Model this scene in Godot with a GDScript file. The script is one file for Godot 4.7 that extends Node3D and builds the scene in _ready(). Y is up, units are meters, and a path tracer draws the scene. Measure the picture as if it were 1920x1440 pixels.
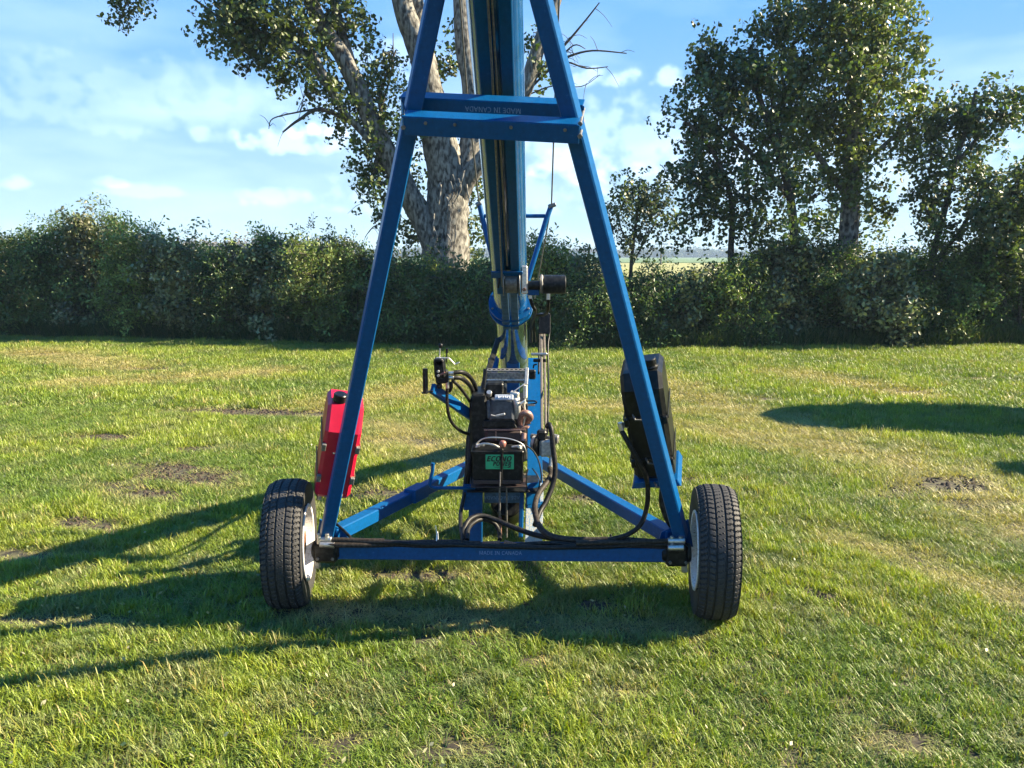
extends Node3D
# A blue self-propelled grain auger parked on a mown farmyard lawn, a hedge and poplars behind it.

const SUN_AZIMUTH := 84.5      # degrees east of the view direction (-z)
const SUN_HEIGHT := 33.5

var org := Vector3.ZERO        # base of the thing under construction
var mat := {}
var taken := {}


func _ready() -> void:
	# ---- camera, sky, sun, exposure
	var cam := Camera3D.new()
	cam.name = "camera"
	cam.position = Vector3(0, 1.85, 0)
	cam.rotation_degrees = Vector3(-9.45, 0, 0)
	cam.fov = 53.07
	cam.near = 0.05
	cam.far = 6000.0
	add_child(cam)
	var env := Environment.new()
	env.background_mode = Environment.BG_SKY
	env.tonemap_mode = Environment.TONE_MAPPER_LINEAR
	env.tonemap_exposure = 4.5
	env.sdfgi_enabled = true
	env.ssao_enabled = true
	env.ssil_enabled = true
	env.fog_enabled = true
	env.fog_density = 0.0005
	env.fog_light_color = Color(0.74, 0.84, 0.95)
	var skm := ProceduralSkyMaterial.new()
	skm.sky_top_color = Color(0.142, 0.345, 0.545)
	skm.sky_horizon_color = Color(0.455, 0.53, 0.55)
	skm.sky_curve = 0.125
	skm.ground_horizon_color = Color(0.50, 0.56, 0.55)
	skm.ground_bottom_color = Color(0.25, 0.28, 0.18)
	skm.sun_angle_max = 1.0
	skm.sky_cover = sky_clouds()
	skm.sky_cover_modulate = Color(1, 1, 1, 1)
	var sky := Sky.new()
	sky.sky_material = skm
	env.sky = sky
	var we := WorldEnvironment.new()
	we.name = "world_environment"
	we.environment = env
	add_child(we)
	var sun := DirectionalLight3D.new()
	sun.name = "sun"
	sun.light_energy = 1.6
	sun.light_color = Color(1.0, 0.93, 0.80)
	sun.light_angular_distance = 0.5
	sun.shadow_enabled = true
	add_child(sun)
	sun.look_at_from_position(sun_direction() * 50.0, Vector3.ZERO)
	# ---- the place
	make_materials()
	build_ground()
	build_background()
	build_hedge()
	build_trees()
	build_auger()
	build_outside()
	build_grass()


func sun_direction() -> Vector3:
	var a := deg_to_rad(SUN_AZIMUTH)
	var e := deg_to_rad(SUN_HEIGHT)
	return Vector3(sin(a) * cos(e), sin(e), -cos(a) * cos(e))


# ------------------------------------------------------------------ sky
func sky_clouds() -> ImageTexture:
	# an equirectangular sheet of thin cirrus and small cumulus, added to the clear sky
	var w := 3072
	var h := 1536
	var streak := FastNoiseLite.new()
	streak.seed = 11
	streak.frequency = 1.0
	streak.fractal_octaves = 4
	var puff := FastNoiseLite.new()
	puff.seed = 5
	puff.frequency = 1.0
	puff.fractal_octaves = 5
	# cumulus: azimuth (degrees right of -z), height, half width, half height, strength
	var heaps := []
	heaps.append_array([[-14.6, 7.7, 3.6, 1.3, 0.55], [-13.6, 8.4, 1.7, 0.8, 0.5], [-20.5, 7.8, 1.6, 0.6, 0.22], [6.6, 12.0, 3.2, 0.7, 0.6], [10.9, 11.9, 1.7, 0.7, 0.6],
		[-32.0, 4.4, 1.4, 0.5, 0.35], [-26.8, 4.6, 1.0, 0.4, 0.3], [-25.3, 4.1, 2.2, 0.5, 0.22], [-16.6, 3.8, 2.6, 0.7, 0.28], [-13.2, 3.3, 1.6, 0.4, 0.2], [4.6, 6.0, 3.0, 1.4, 0.3], [9.0, 5.0, 3.0, 1.2, 0.2], [-8.0, 13.0, 3.0, 1.4, 0.4], [5.0, 7.5, 11.0, 3.2, 0.34], [-3.0, 4.0, 9.0, 2.2, 0.24], [22.0, 5.5, 9.0, 3.0, 0.26], [-24.0, 9.5, 12.0, 2.6, 0.16]])
	var rng := RandomNumberGenerator.new()
	rng.seed = 21
	for k in 70:
		var az := rng.randf_range(42.0, 318.0)
		var el := rng.randf_range(3.0, 15.0)
		heaps.append([az if az < 180.0 else az - 360.0, el, rng.randf_range(1.0, 3.6), rng.randf_range(0.4, 1.2), rng.randf_range(0.2, 0.55)])
	var data := PackedByteArray()
	data.resize(w * h * 4)
	data.fill(0)
	var near := []
	near.resize(120)
	for b in 120:
		near[b] = []
	for hp in heaps:
		var b0 := int(floor((hp[0] - hp[2] * 1.6 + 180.0) / 3.0))
		var b1 := int(floor((hp[0] + hp[2] * 1.6 + 180.0) / 3.0))
		for b in range(b0, b1 + 1):
			near[posmod(b, 120)].append(hp)
	for j in range(0, h / 2):
		var el := 90.0 - (j + 0.5) * 180.0 / h
		var step := 1 if el < 24.0 else 4
		if el >= 24.0 and j % 4 != 0:
			var src := (j - j % 4) * w * 4
			var row := data.slice(src, src + w * 4)
			for i in row.size():
				if row[i]:
					data[j * w * 4 + i] = row[i]
			continue
		for i in range(0, w, step):
			var az := (i + 0.5) * 360.0 / w
			if az > 180.0:
				az -= 360.0
			# cirrus veil, stretched along the horizon, sloping a little
			var a := deg_to_rad(az)
			var u := Vector3(sin(a), cos(a), 0.0)
			var s := streak.get_noise_3d(u.x * 2.6, u.y * 2.6, (el + az * 0.09 * cos(a * 2.0)) * 0.16)
			var s2 := streak.get_noise_3d(u.x * 9.0 + 7.0, u.y * 9.0, el * 0.75)
			var band := exp(-pow((el - 9.5) / 7.0, 2.0))
			var veil := clampf((s * 1.6 + s2 * 0.35 + 0.28) * band, 0.0, 1.0) * 0.30
			var c := veil
			if el < 20.0:
				for hp in near[clampi(int((az + 180.0) / 3.0), 0, 119)]:
					var dx: float = (az - hp[0]) / hp[2]
					var dy: float = (el - hp[1]) / hp[3]
					if dy < 0.0:
						dy *= 1.7
					var r := dx * dx + dy * dy
					if r < 2.6:
						var q := puff.get_noise_3d(u.x * 26.0, u.y * 26.0, el * 0.55) * 0.95
						var m := clampf((1.0 - r * 0.75 + q * 1.7) * 1.1, 0.0, 1.0)
						m = m * m * (3.0 - 2.0 * m) * float(hp[4])
						c += m
			if c > 0.004:
				var at := (j * w + i) * 4
				var lin := [c * 0.195, c * 0.192, c * 0.186]
				for t in step:
					for ch in 3:
						data[at + t * 4 + ch] = clampi(int(pow(lin[ch], 1.0 / 2.2) * 255.0), 0, 255)
					data[at + t * 4 + 3] = 255
	var im := Image.create_from_data(w, h, false, Image.FORMAT_RGBA8, data)
	return ImageTexture.create_from_image(im)


# ------------------------------------------------------------------ mesh builder
class Mb:
	var v := PackedVector3Array()
	var n := PackedVector3Array()
	var c := PackedColorArray()
	var tint := Color.WHITE
	var colored := false

	func tri(a: Vector3, b: Vector3, d: Vector3, na: Vector3, nb: Vector3, nd: Vector3) -> void:
		if (b - a).cross(d - a).dot(na + nb + nd) > 0.0:
			v.append_array([a, d, b])
			n.append_array([na, nd, nb])
		else:
			v.append_array([a, b, d])
			n.append_array([na, nb, nd])
		if colored:
			c.append_array([tint, tint, tint])

	func flat3(a: Vector3, b: Vector3, d: Vector3, out: Vector3) -> void:
		var k := (b - a).cross(d - a).normalized()
		if k.dot(out) < 0.0:
			k = -k
		tri(a, b, d, k, k, k)

	func quad(a: Vector3, b: Vector3, d: Vector3, e: Vector3, out: Vector3) -> void:
		flat3(a, b, d, out)
		flat3(a, d, e, out)

	func squad(a: Vector3, b: Vector3, d: Vector3, e: Vector3, na: Vector3, nb: Vector3, nd: Vector3, ne: Vector3) -> void:
		tri(a, b, d, na, nb, nd)
		tri(a, d, e, na, nd, ne)

	func box(xf: Transform3D, size: Vector3, bev := 0.004) -> Mb:
		var h := size * 0.5
		bev = minf(bev, minf(h.x, minf(h.y, h.z)) * 0.9)
		for axis in 3:
			var u := (axis + 1) % 3
			var w := (axis + 2) % 3
			for s in [-1.0, 1.0]:
				var q: Array[Vector3] = []
				for k in [[-1, -1], [1, -1], [1, 1], [-1, 1]]:
					var p := Vector3.ZERO
					p[axis] = h[axis] * s
					p[u] = (h[u] - bev) * k[0]
					p[w] = (h[w] - bev) * k[1]
					q.append(xf * p)
				var o := Vector3.ZERO
				o[axis] = s
				quad(q[0], q[1], q[2], q[3], xf.basis * o)
			# the four edges along this axis
			for su in [-1.0, 1.0]:
				for sw in [-1.0, 1.0]:
					var q: Array[Vector3] = []
					for k in [[-1, 0], [1, 0], [1, 1], [-1, 1]]:
						var p := Vector3.ZERO
						p[axis] = (h[axis] - bev) * k[0]
						p[u] = (h[u] - (bev if k[1] else 0.0)) * su
						p[w] = (h[w] - (0.0 if k[1] else bev)) * sw
						q.append(xf * p)
					var o := Vector3.ZERO
					o[u] = su
					o[w] = sw
					quad(q[0], q[1], q[2], q[3], xf.basis * o)
		for sx in [-1.0, 1.0]:
			for sy in [-1.0, 1.0]:
				for sz in [-1.0, 1.0]:
					flat3(xf * Vector3(h.x * sx, (h.y - bev) * sy, (h.z - bev) * sz), xf * Vector3((h.x - bev) * sx, h.y * sy, (h.z - bev) * sz), xf * Vector3((h.x - bev) * sx, (h.y - bev) * sy, h.z * sz), xf.basis * Vector3(sx, sy, sz))
		return self

	static func along(a: Vector3, b: Vector3, up: Vector3) -> Basis:
		var z := (b - a).normalized()
		var x := up.cross(z)
		if x.length() < 0.01:
			x = Vector3.RIGHT.cross(z)
		x = x.normalized()
		return Basis(x, z.cross(x), z)

	# a bar from a to b, w wide across, h deep along up
	func bar(a: Vector3, b: Vector3, w: float, h: float, up := Vector3.UP, bev := 0.004) -> Mb:
		return box(Transform3D(along(a, b, up), (a + b) * 0.5), Vector3(w, h, a.distance_to(b)), bev)

	# an angle iron: two thin legs of width w and h, the corner on the line a-b
	func angle_iron(a: Vector3, b: Vector3, w: float, h: float, up: Vector3, side: float, t := 0.006) -> Mb:
		var s := along(a, b, up)
		bar(a + s.y * (t * 0.5) + s.x * side * w * 0.5, b + s.y * (t * 0.5) + s.x * side * w * 0.5, w, t, up, 0.0015)
		bar(a - s.y * (h * 0.5) + s.x * side * t * 0.5, b - s.y * (h * 0.5) + s.x * side * t * 0.5, t, h, up, 0.0015)
		return self

	static func smooth(pts: Array, steps := 6) -> PackedVector3Array:
		var r := PackedVector3Array()
		var m := pts.size()
		for i in m - 1:
			var p0: Vector3 = pts[maxi(i - 1, 0)]
			var p1: Vector3 = pts[i]
			var p2: Vector3 = pts[i + 1]
			var p3: Vector3 = pts[mini(i + 2, m - 1)]
			for k in steps:
				r.append(p1.cubic_interpolate(p2, p0, p3, float(k) / steps))
		r.append(pts[m - 1])
		return r

	# a round tube along a line; the radius runs from r to r1
	func tube(pts: PackedVector3Array, r: float, seg := 10, r1 := -1.0, wob := 0.0, seed_ := 0) -> Mb:
		if r1 < 0.0:
			r1 = r
		var m := pts.size()
		var t0 := (pts[1] - pts[0]).normalized()
		var x := t0.cross(Vector3.UP if absf(t0.y) < 0.9 else Vector3.RIGHT).normalized()
		var rings := []
		var norms := []
		for i in m:
			var t := (pts[mini(i + 1, m - 1)] - pts[maxi(i - 1, 0)]).normalized()
			x = (x - t * x.dot(t)).normalized()
			var y := t.cross(x)
			var q := PackedVector3Array()
			var qn := PackedVector3Array()
			var rr := lerpf(r, r1, float(i) / (m - 1))
			for k in seg + 1:
				var a := TAU * (k % seg) / seg
				var d := x * cos(a) + y * sin(a)
				var f := 1.0
				if wob > 0.0:
					f += wob * sin(a * 3.0 + i * 0.9 + seed_) + wob * 0.7 * sin(a * 5.0 - i * 1.7 + seed_ * 2)
				q.append(pts[i] + d * rr * f)
				qn.append(d)
			rings.append(q)
			norms.append(qn)
		for i in m - 1:
			for k in seg:
				squad(rings[i][k], rings[i][k + 1], rings[i + 1][k + 1], rings[i + 1][k], norms[i][k], norms[i][k + 1], norms[i + 1][k + 1], norms[i + 1][k])
		for k in range(1, seg - 1):
			flat3(rings[0][0], rings[0][k], rings[0][k + 1], pts[0] - pts[1])
			flat3(rings[m - 1][0], rings[m - 1][k], rings[m - 1][k + 1], pts[m - 1] - pts[m - 2])
		return self

	func hose(pts: Array, r: float, seg := 10) -> Mb:
		return tube(smooth(pts, 7), r, seg)

	func rod(a: Vector3, b: Vector3, r: float, seg := 14, bev := 0.0) -> Mb:
		bev = bev if bev > 0.0 else r * 0.12
		var L := a.distance_to(b)
		return lathe([[0.0, 0.0], [0.0, r - bev], [bev, r], [L - bev, r], [L, r - bev], [L, 0.0]], Transform3D(along(a, b, Vector3.UP), a), seg)

	# a profile of [along, radius] turned about the z axis of xf
	func lathe(prof: Array, xf: Transform3D, seg := 24, soft := false) -> Mb:
		var pn := []
		for i in prof.size() - 1:
			var d := Vector2(prof[i + 1][0] - prof[i][0], prof[i + 1][1] - prof[i][1]).normalized()
			pn.append(Vector2(-d.y, d.x))
		var cs := []
		for k in seg + 1:
			var a := TAU * (k % seg) / seg
			cs.append(Vector2(cos(a), sin(a)))
		for i in prof.size() - 1:
			var na: Vector2 = pn[i]
			var nb: Vector2 = pn[i]
			if soft:
				na = (pn[maxi(i - 1, 0)] + pn[i]).normalized()
				nb = (pn[mini(i + 1, pn.size() - 1)] + pn[i]).normalized()
			for k in seg:
				var c0: Vector2 = cs[k]
				var c1: Vector2 = cs[k + 1]
				var za: float = prof[i][0]
				var ra: float = prof[i][1]
				var zb: float = prof[i + 1][0]
				var rb: float = prof[i + 1][1]
				var n0 := xf.basis * Vector3(c0.x * na.y, c0.y * na.y, na.x)
				var n1 := xf.basis * Vector3(c1.x * na.y, c1.y * na.y, na.x)
				var n2 := xf.basis * Vector3(c1.x * nb.y, c1.y * nb.y, nb.x)
				var n3 := xf.basis * Vector3(c0.x * nb.y, c0.y * nb.y, nb.x)
				var p0 := xf * Vector3(c0.x * ra, c0.y * ra, za)
				var p1 := xf * Vector3(c1.x * ra, c1.y * ra, za)
				var p2 := xf * Vector3(c1.x * rb, c1.y * rb, zb)
				var p3 := xf * Vector3(c0.x * rb, c0.y * rb, zb)
				if ra > 0.0:
					tri(p0, p1, p2, n0, n1, n2)
				if rb > 0.0:
					tri(p0, p2, p3, n0, n2, n3)
		return self

	# a convex outline in the xy plane of xf, given thickness along z, with chamfered rims
	func prism(poly: Array, thick: float, xf: Transform3D, bev := 0.004) -> Mb:
		var m := poly.size()
		var mid := Vector2.ZERO
		for q in poly:
			mid += q / m
		var small: Array[Vector2] = []
		for i in m:
			var a: Vector2 = poly[(i + m - 1) % m]
			var b: Vector2 = poly[i]
			var d: Vector2 = poly[(i + 1) % m]
			var e0 := (b - a).normalized()
			var e1 := (d - b).normalized()
			var n0 := Vector2(-e0.y, e0.x)
			if n0.dot(mid - b) < 0.0:
				n0 = -n0
			var n1 := Vector2(-e1.y, e1.x)
			if n1.dot(mid - b) < 0.0:
				n1 = -n1
			var k := (n0 + n1).normalized()
			small.append(b + k * bev / maxf(0.35, k.dot(n0)))
		var z := thick * 0.5
		for s in [-1.0, 1.0]:
			for i in range(1, m - 1):
				flat3(xf * Vector3(small[0].x, small[0].y, z * s), xf * Vector3(small[i].x, small[i].y, z * s), xf * Vector3(small[i + 1].x, small[i + 1].y, z * s), xf.basis.z * s)
			for i in m:
				var j := (i + 1) % m
				var a: Vector2 = poly[i]
				var b: Vector2 = poly[j]
				var o := ((a + b) * 0.5 - mid).normalized()
				quad(xf * Vector3(small[i].x, small[i].y, z * s), xf * Vector3(small[j].x, small[j].y, z * s), xf * Vector3(b.x, b.y, (z - bev) * s), xf * Vector3(a.x, a.y, (z - bev) * s), xf.basis * Vector3(o.x, o.y, s))
		for i in m:
			var j := (i + 1) % m
			var a: Vector2 = poly[i]
			var b: Vector2 = poly[j]
			var o := ((a + b) * 0.5 - mid).normalized()
			quad(xf * Vector3(a.x, a.y, z - bev), xf * Vector3(b.x, b.y, z - bev), xf * Vector3(b.x, b.y, bev - z), xf * Vector3(a.x, a.y, bev - z), xf.basis * Vector3(o.x, o.y, 0))
		return self

	func mesh(shift := Vector3.ZERO) -> ArrayMesh:
		var a := []
		a.resize(Mesh.ARRAY_MAX)
		if shift != Vector3.ZERO:
			v = Transform3D(Basis(), -shift) * v
		a[Mesh.ARRAY_VERTEX] = v
		a[Mesh.ARRAY_NORMAL] = n
		if colored:
			a[Mesh.ARRAY_COLOR] = c
		var m := ArrayMesh.new()
		m.add_surface_from_arrays(Mesh.PRIMITIVE_TRIANGLES, a)
		return m


func nb() -> Mb:
	return Mb.new()


func numbered(called: String) -> String:
	if not taken.has(called):
		taken[called] = 0
		return called
	taken[called] += 1
	return "%s_%03d" % [called, taken[called]]


func tag(o: Node, label: String, category: String, group := "") -> void:
	o.set_meta("label", label)
	o.set_meta("category", category)
	if group:
		o.set_meta("group", group)


# a thing: a node at its base; its parts are built in world coordinates and brought to it
func thing(called: String, label: String, category: String, at: Vector3, group := "") -> Node3D:
	var o := Node3D.new()
	o.name = numbered(called)
	o.position = at
	add_child(o)
	tag(o, label, category, group)
	org = at
	return o


func part(called: String, mb: Mb, m: Material, parent: Node3D) -> MeshInstance3D:
	var o := MeshInstance3D.new()
	o.name = called
	o.mesh = mb.mesh(org)
	o.mesh.surface_set_material(0, m)
	parent.add_child(o, true)
	return o


func group_part(called: String, parent: Node3D) -> Node3D:
	var o := Node3D.new()
	o.name = called
	parent.add_child(o, true)
	return o


func letters(called: String, text: String, size: float, xf: Transform3D, m: Material, parent: Node3D, bold := true, slant := 0.0, stretch := 1.0) -> void:
	var f := SystemFont.new()
	f.font_names = PackedStringArray(["Droid Sans"])
	f.font_weight = 700 if bold else 400
	var t := TextMesh.new()
	t.text = text
	t.font = f
	t.font_size = 64
	t.pixel_size = size / 46.0
	t.depth = 0.0012
	t.material = m
	var o := MeshInstance3D.new()
	o.name = called
	o.mesh = t
	var local := xf.translated(-org)
	local.basis = local.basis * Basis(Vector3(stretch, 0, 0), Vector3(slant, 1, 0), Vector3(0, 0, 1))
	o.transform = local
	parent.add_child(o, true)
	if bold:       # heavy face: the same letters again, a hair to the side
		for k in [-0.0010, 0.0010]:
			var again: MeshInstance3D = o.duplicate()
			again.position += local.basis.x * k + Vector3(0, k * 0.5, 0.0002)
			again.name = called
			parent.add_child(again, true)


# ------------------------------------------------------------------ materials
func noise_tex(freq: float, seed_: int, colors: Array, offsets: Array, size := 512, octaves := 4, warp := 0.0) -> NoiseTexture2D:
	var nz := FastNoiseLite.new()
	nz.seed = seed_
	nz.frequency = freq
	nz.fractal_octaves = octaves
	if warp > 0.0:
		nz.domain_warp_enabled = true
		nz.domain_warp_amplitude = warp
		nz.domain_warp_frequency = freq
	var g := Gradient.new()
	g.offsets = PackedFloat32Array(offsets)
	var pc := PackedColorArray()
	for k in colors:
		pc.append(k.linear_to_srgb())
	g.colors = pc
	var t := NoiseTexture2D.new()
	t.width = size
	t.height = size
	t.seamless = true
	t.noise = nz
	t.color_ramp = g
	return t


# colours here are real-world linear base colours
func surf(called: String, col: Color, rough := 0.5, metal := 0.0, spread := 0.12, scale := 3.0, coat := 0.0) -> StandardMaterial3D:
	var m := StandardMaterial3D.new()
	m.resource_name = called
	var lo := Color(col.r * (1.0 - spread), col.g * (1.0 - spread), col.b * (1.0 - spread))
	var hi := Color(minf(1, col.r * (1.0 + spread) + 0.004 * spread / 0.12), minf(1, col.g * (1.0 + spread) + 0.004 * spread / 0.12), minf(1, col.b * (1.0 + spread) + 0.003 * spread / 0.12))
	m.albedo_texture = noise_tex(0.02, called.hash() % 1000, [lo, col, hi], [0.25, 0.5, 0.75], 256, 5)
	m.uv1_triplanar = true
	m.uv1_world_triplanar = true
	m.uv1_scale = Vector3.ONE * scale
	m.roughness = rough
	m.metallic = metal
	if coat > 0.0:
		m.clearcoat_enabled = true
		m.clearcoat = coat
		m.clearcoat_roughness = 0.08
	return m


func ramp_surf(called: String, colors: Array, offsets: Array, freq: float, scale: float, rough: float, metal := 0.0, octaves := 5, warp := 0.0) -> StandardMaterial3D:
	var m := StandardMaterial3D.new()
	m.resource_name = called
	m.albedo_texture = noise_tex(freq, called.hash() % 1000, colors, offsets, 512, octaves, warp)
	m.uv1_triplanar = true
	m.uv1_world_triplanar = true
	m.uv1_scale = Vector3.ONE * scale
	m.roughness = rough
	m.metallic = metal
	return m


func make_materials() -> void:
	var blue := Color(0.0016, 0.062, 0.185)
	mat.blue = ramp_surf("blue_paint", [Color(0.01, 0.04, 0.09), blue * 0.88, blue, blue * 1.1, Color(0.05, 0.14, 0.28)], [0.0, 0.22, 0.5, 0.8, 1.0], 0.03, 2.2, 0.34)
	mat.blue.metallic_specular = 0.30
	mat.tube_blue = ramp_surf("tube_paint", [Color(0.005, 0.055, 0.17), Color(0.006, 0.08, 0.24), Color(0.008, 0.10, 0.30), Color(0.20, 0.28, 0.36)], [0.1, 0.4, 0.75, 1.0], 0.012, 1.6, 0.16)
	mat.tube_blue.clearcoat_enabled = true
	mat.tube_blue.clearcoat = 1.0
	mat.tube_blue.clearcoat_roughness = 0.04
	mat.tube_blue.metallic_specular = 0.8
	mat.tube_shiny = surf("bright_worn_tube", Color(0.16, 0.27, 0.42), 0.10, 0.75, 0.35, 2.5)
	mat.blue_dull = surf("dusty_blue_paint", Color(0.030, 0.085, 0.17), 0.55, 0.0, 0.3, 4.0)
	mat.rust_white = ramp_surf("rusty_white_disc", [Color(0.10, 0.045, 0.025), Color(0.20, 0.10, 0.055), Color(0.45, 0.38, 0.30), Color(0.70, 0.68, 0.64)], [0.3, 0.48, 0.6, 0.8], 0.03, 4.0, 0.6)
	mat.rust_dark = ramp_surf("scorched_steel", [Color(0.014, 0.010, 0.009), Color(0.035, 0.020, 0.017), Color(0.09, 0.05, 0.04)], [0.25, 0.55, 0.9], 0.04, 7.0, 0.6)
	mat.engine_grey = surf("charcoal_plastic", Color(0.030, 0.036, 0.046), 0.4, 0.0, 0.3, 6.0)
	mat.flight_steel = surf("polished_steel", Color(0.40, 0.46, 0.52), 0.16, 0.85, 0.2, 4.0)
	mat.worn = ramp_surf("worn_paint", [Color(0.03, 0.14, 0.38), Color(0.22, 0.30, 0.38), Color(0.42, 0.42, 0.38), Color(0.34, 0.28, 0.20)], [0.22, 0.4, 0.6, 0.85], 0.03, 5.0, 0.6)
	mat.black = surf("black_paint", Color(0.006, 0.007, 0.008), 0.42, 0.0, 0.4, 5.0)
	mat.plastic = surf("black_polyethylene", Color(0.006, 0.007, 0.008), 0.33, 0.0, 0.35, 4.0)
	mat.red = surf("red_polyethylene", Color(0.44, 0.004, 0.032), 0.38, 0.0, 0.10, 3.0)
	mat.red.backlight_enabled = true
	mat.red.backlight = Color(0.55, 0.12, 0.05)
	mat.rubber = ramp_surf("tyre_rubber", [Color(0.013, 0.013, 0.014), Color(0.022, 0.022, 0.022), Color(0.05, 0.046, 0.04)], [0.2, 0.55, 0.95], 0.05, 5.0, 0.72)
	mat.hose = surf("hose_rubber", Color(0.007, 0.007, 0.007), 0.5, 0.0, 0.4, 8.0)
	mat.hose_brown = surf("dusty_hose", Color(0.024, 0.019, 0.015), 0.62, 0.0, 0.4, 9.0)
	for k in ["black", "plastic", "hose", "hose_brown"]:
		mat[k].metallic_specular = 0.32
	mat.belt = surf("drive_belt", Color(0.10, 0.085, 0.075), 0.7, 0.0, 0.25, 9.0)
	mat.white = ramp_surf("white_rim_paint", [Color(0.20, 0.09, 0.04), Color(0.55, 0.50, 0.44), Color(0.74, 0.73, 0.70), Color(0.78, 0.77, 0.74)], [0.14, 0.26, 0.42, 0.8], 0.03, 5.0, 0.45)
	mat.rust = ramp_surf("rusty_steel", [Color(0.05, 0.02, 0.012), Color(0.17, 0.075, 0.04), Color(0.28, 0.15, 0.09)], [0.2, 0.5, 0.85], 0.04, 6.0, 0.8)
	mat.exhaust = ramp_surf("heat_stained_steel", [Color(0.10, 0.045, 0.035), Color(0.24, 0.14, 0.115), Color(0.38, 0.29, 0.25)], [0.2, 0.5, 0.9], 0.04, 7.0, 0.5, 0.5)
	mat.steel = surf("zinc_plated_steel", Color(0.50, 0.49, 0.46), 0.36, 0.85, 0.18, 9.0)
	mat.dull_steel = surf("dull_steel", Color(0.17, 0.165, 0.155), 0.5, 0.6, 0.3, 9.0)
	mat.cast = surf("cast_aluminium", Color(0.42, 0.41, 0.38), 0.5, 0.5, 0.22, 10.0)
	mat.cream = surf("cream_plastic", Color(0.55, 0.51, 0.42), 0.5, 0.0, 0.15, 8.0)
	mat.green_label = surf("green_label", Color(0.016, 0.38, 0.16), 0.35, 0.0, 0.05, 4.0)
	mat.ink = surf("black_ink", Color(0.01, 0.01, 0.01), 0.5, 0.0, 0.1, 4.0)
	mat.grey_label = surf("grey_label", Color(0.30, 0.34, 0.40), 0.4, 0.0, 0.1, 6.0)
	mat.white_ink = surf("white_ink", Color(0.62, 0.64, 0.66), 0.5, 0.0, 0.2, 20.0)
	mat.faded_ink = ramp_surf("faded_stencil", [Color(0.012, 0.10, 0.30), Color(0.05, 0.16, 0.36), Color(0.42, 0.52, 0.62)], [0.30, 0.5, 0.78], 0.05, 14.0, 0.5)
	mat.tie = surf("white_nylon", Color(0.72, 0.72, 0.70), 0.4, 0.0, 0.05, 4.0)
	mat.knob = surf("brown_knob", Color(0.22, 0.09, 0.07), 0.45, 0.0, 0.2, 12.0)
	mat.tank_white = surf("white_enamel", Color(0.70, 0.69, 0.66), 0.4, 0.0, 0.08, 1.0)
	mat.bark = ramp_surf("poplar_bark", [Color(0.018, 0.016, 0.013), Color(0.075, 0.070, 0.060), Color(0.19, 0.185, 0.16), Color(0.29, 0.28, 0.25)], [0.22, 0.38, 0.55, 0.85], 0.016, 1.0, 0.9, 0.0, 5, 30.0)
	mat.bark.uv1_scale = Vector3(1.3, 0.5, 1.3)
	mat.bark.heightmap_enabled = true
	mat.bark.heightmap_texture = mat.bark.albedo_texture
	mat.bark.heightmap_scale = 2.5
	mat.twig = surf("twig_bark", Color(0.055, 0.048, 0.038), 0.9, 0.0, 0.4, 3.0)
	mat.leaf = leaf_material("leaf", 0.44, Color(0.80, 0.84, 0.55))
	mat.blade = leaf_material("grass_blade", 0.5, Color(0.84, 0.86, 0.52))
	mat.soil = ramp_surf("lawn_soil", [Color(0.018, 0.014, 0.009), Color(0.034, 0.028, 0.015), Color(0.052, 0.050, 0.020), Color(0.085, 0.075, 0.034)], [0.2, 0.42, 0.6, 0.9], 0.03, 0.8, 0.95)
	mat.soil.heightmap_enabled = true
	mat.soil.heightmap_texture = mat.soil.albedo_texture
	mat.soil.heightmap_scale = 3.0
	mat.dirt = ramp_surf("bare_earth", [Color(0.018, 0.013, 0.009), Color(0.045, 0.032, 0.021), Color(0.10, 0.076, 0.05)], [0.22, 0.5, 0.85], 0.05, 2.2, 0.95)
	mat.crop_gold = ramp_surf("ripening_crop", [Color(0.16, 0.17, 0.05), Color(0.26, 0.25, 0.08)], [0.3, 0.7], 0.02, 0.05, 0.9)
	mat.crop_green = ramp_surf("green_crop", [Color(0.05, 0.10, 0.025), Color(0.09, 0.15, 0.04)], [0.3, 0.7], 0.02, 0.02, 0.9)


func leaf_material(called: String, rough: float, through: Color) -> StandardMaterial3D:
	var m := StandardMaterial3D.new()
	m.resource_name = called
	m.vertex_color_use_as_albedo = true
	m.roughness = rough
	m.cull_mode = BaseMaterial3D.CULL_DISABLED
	m.backlight_enabled = true
	m.backlight = through
	return m


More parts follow.
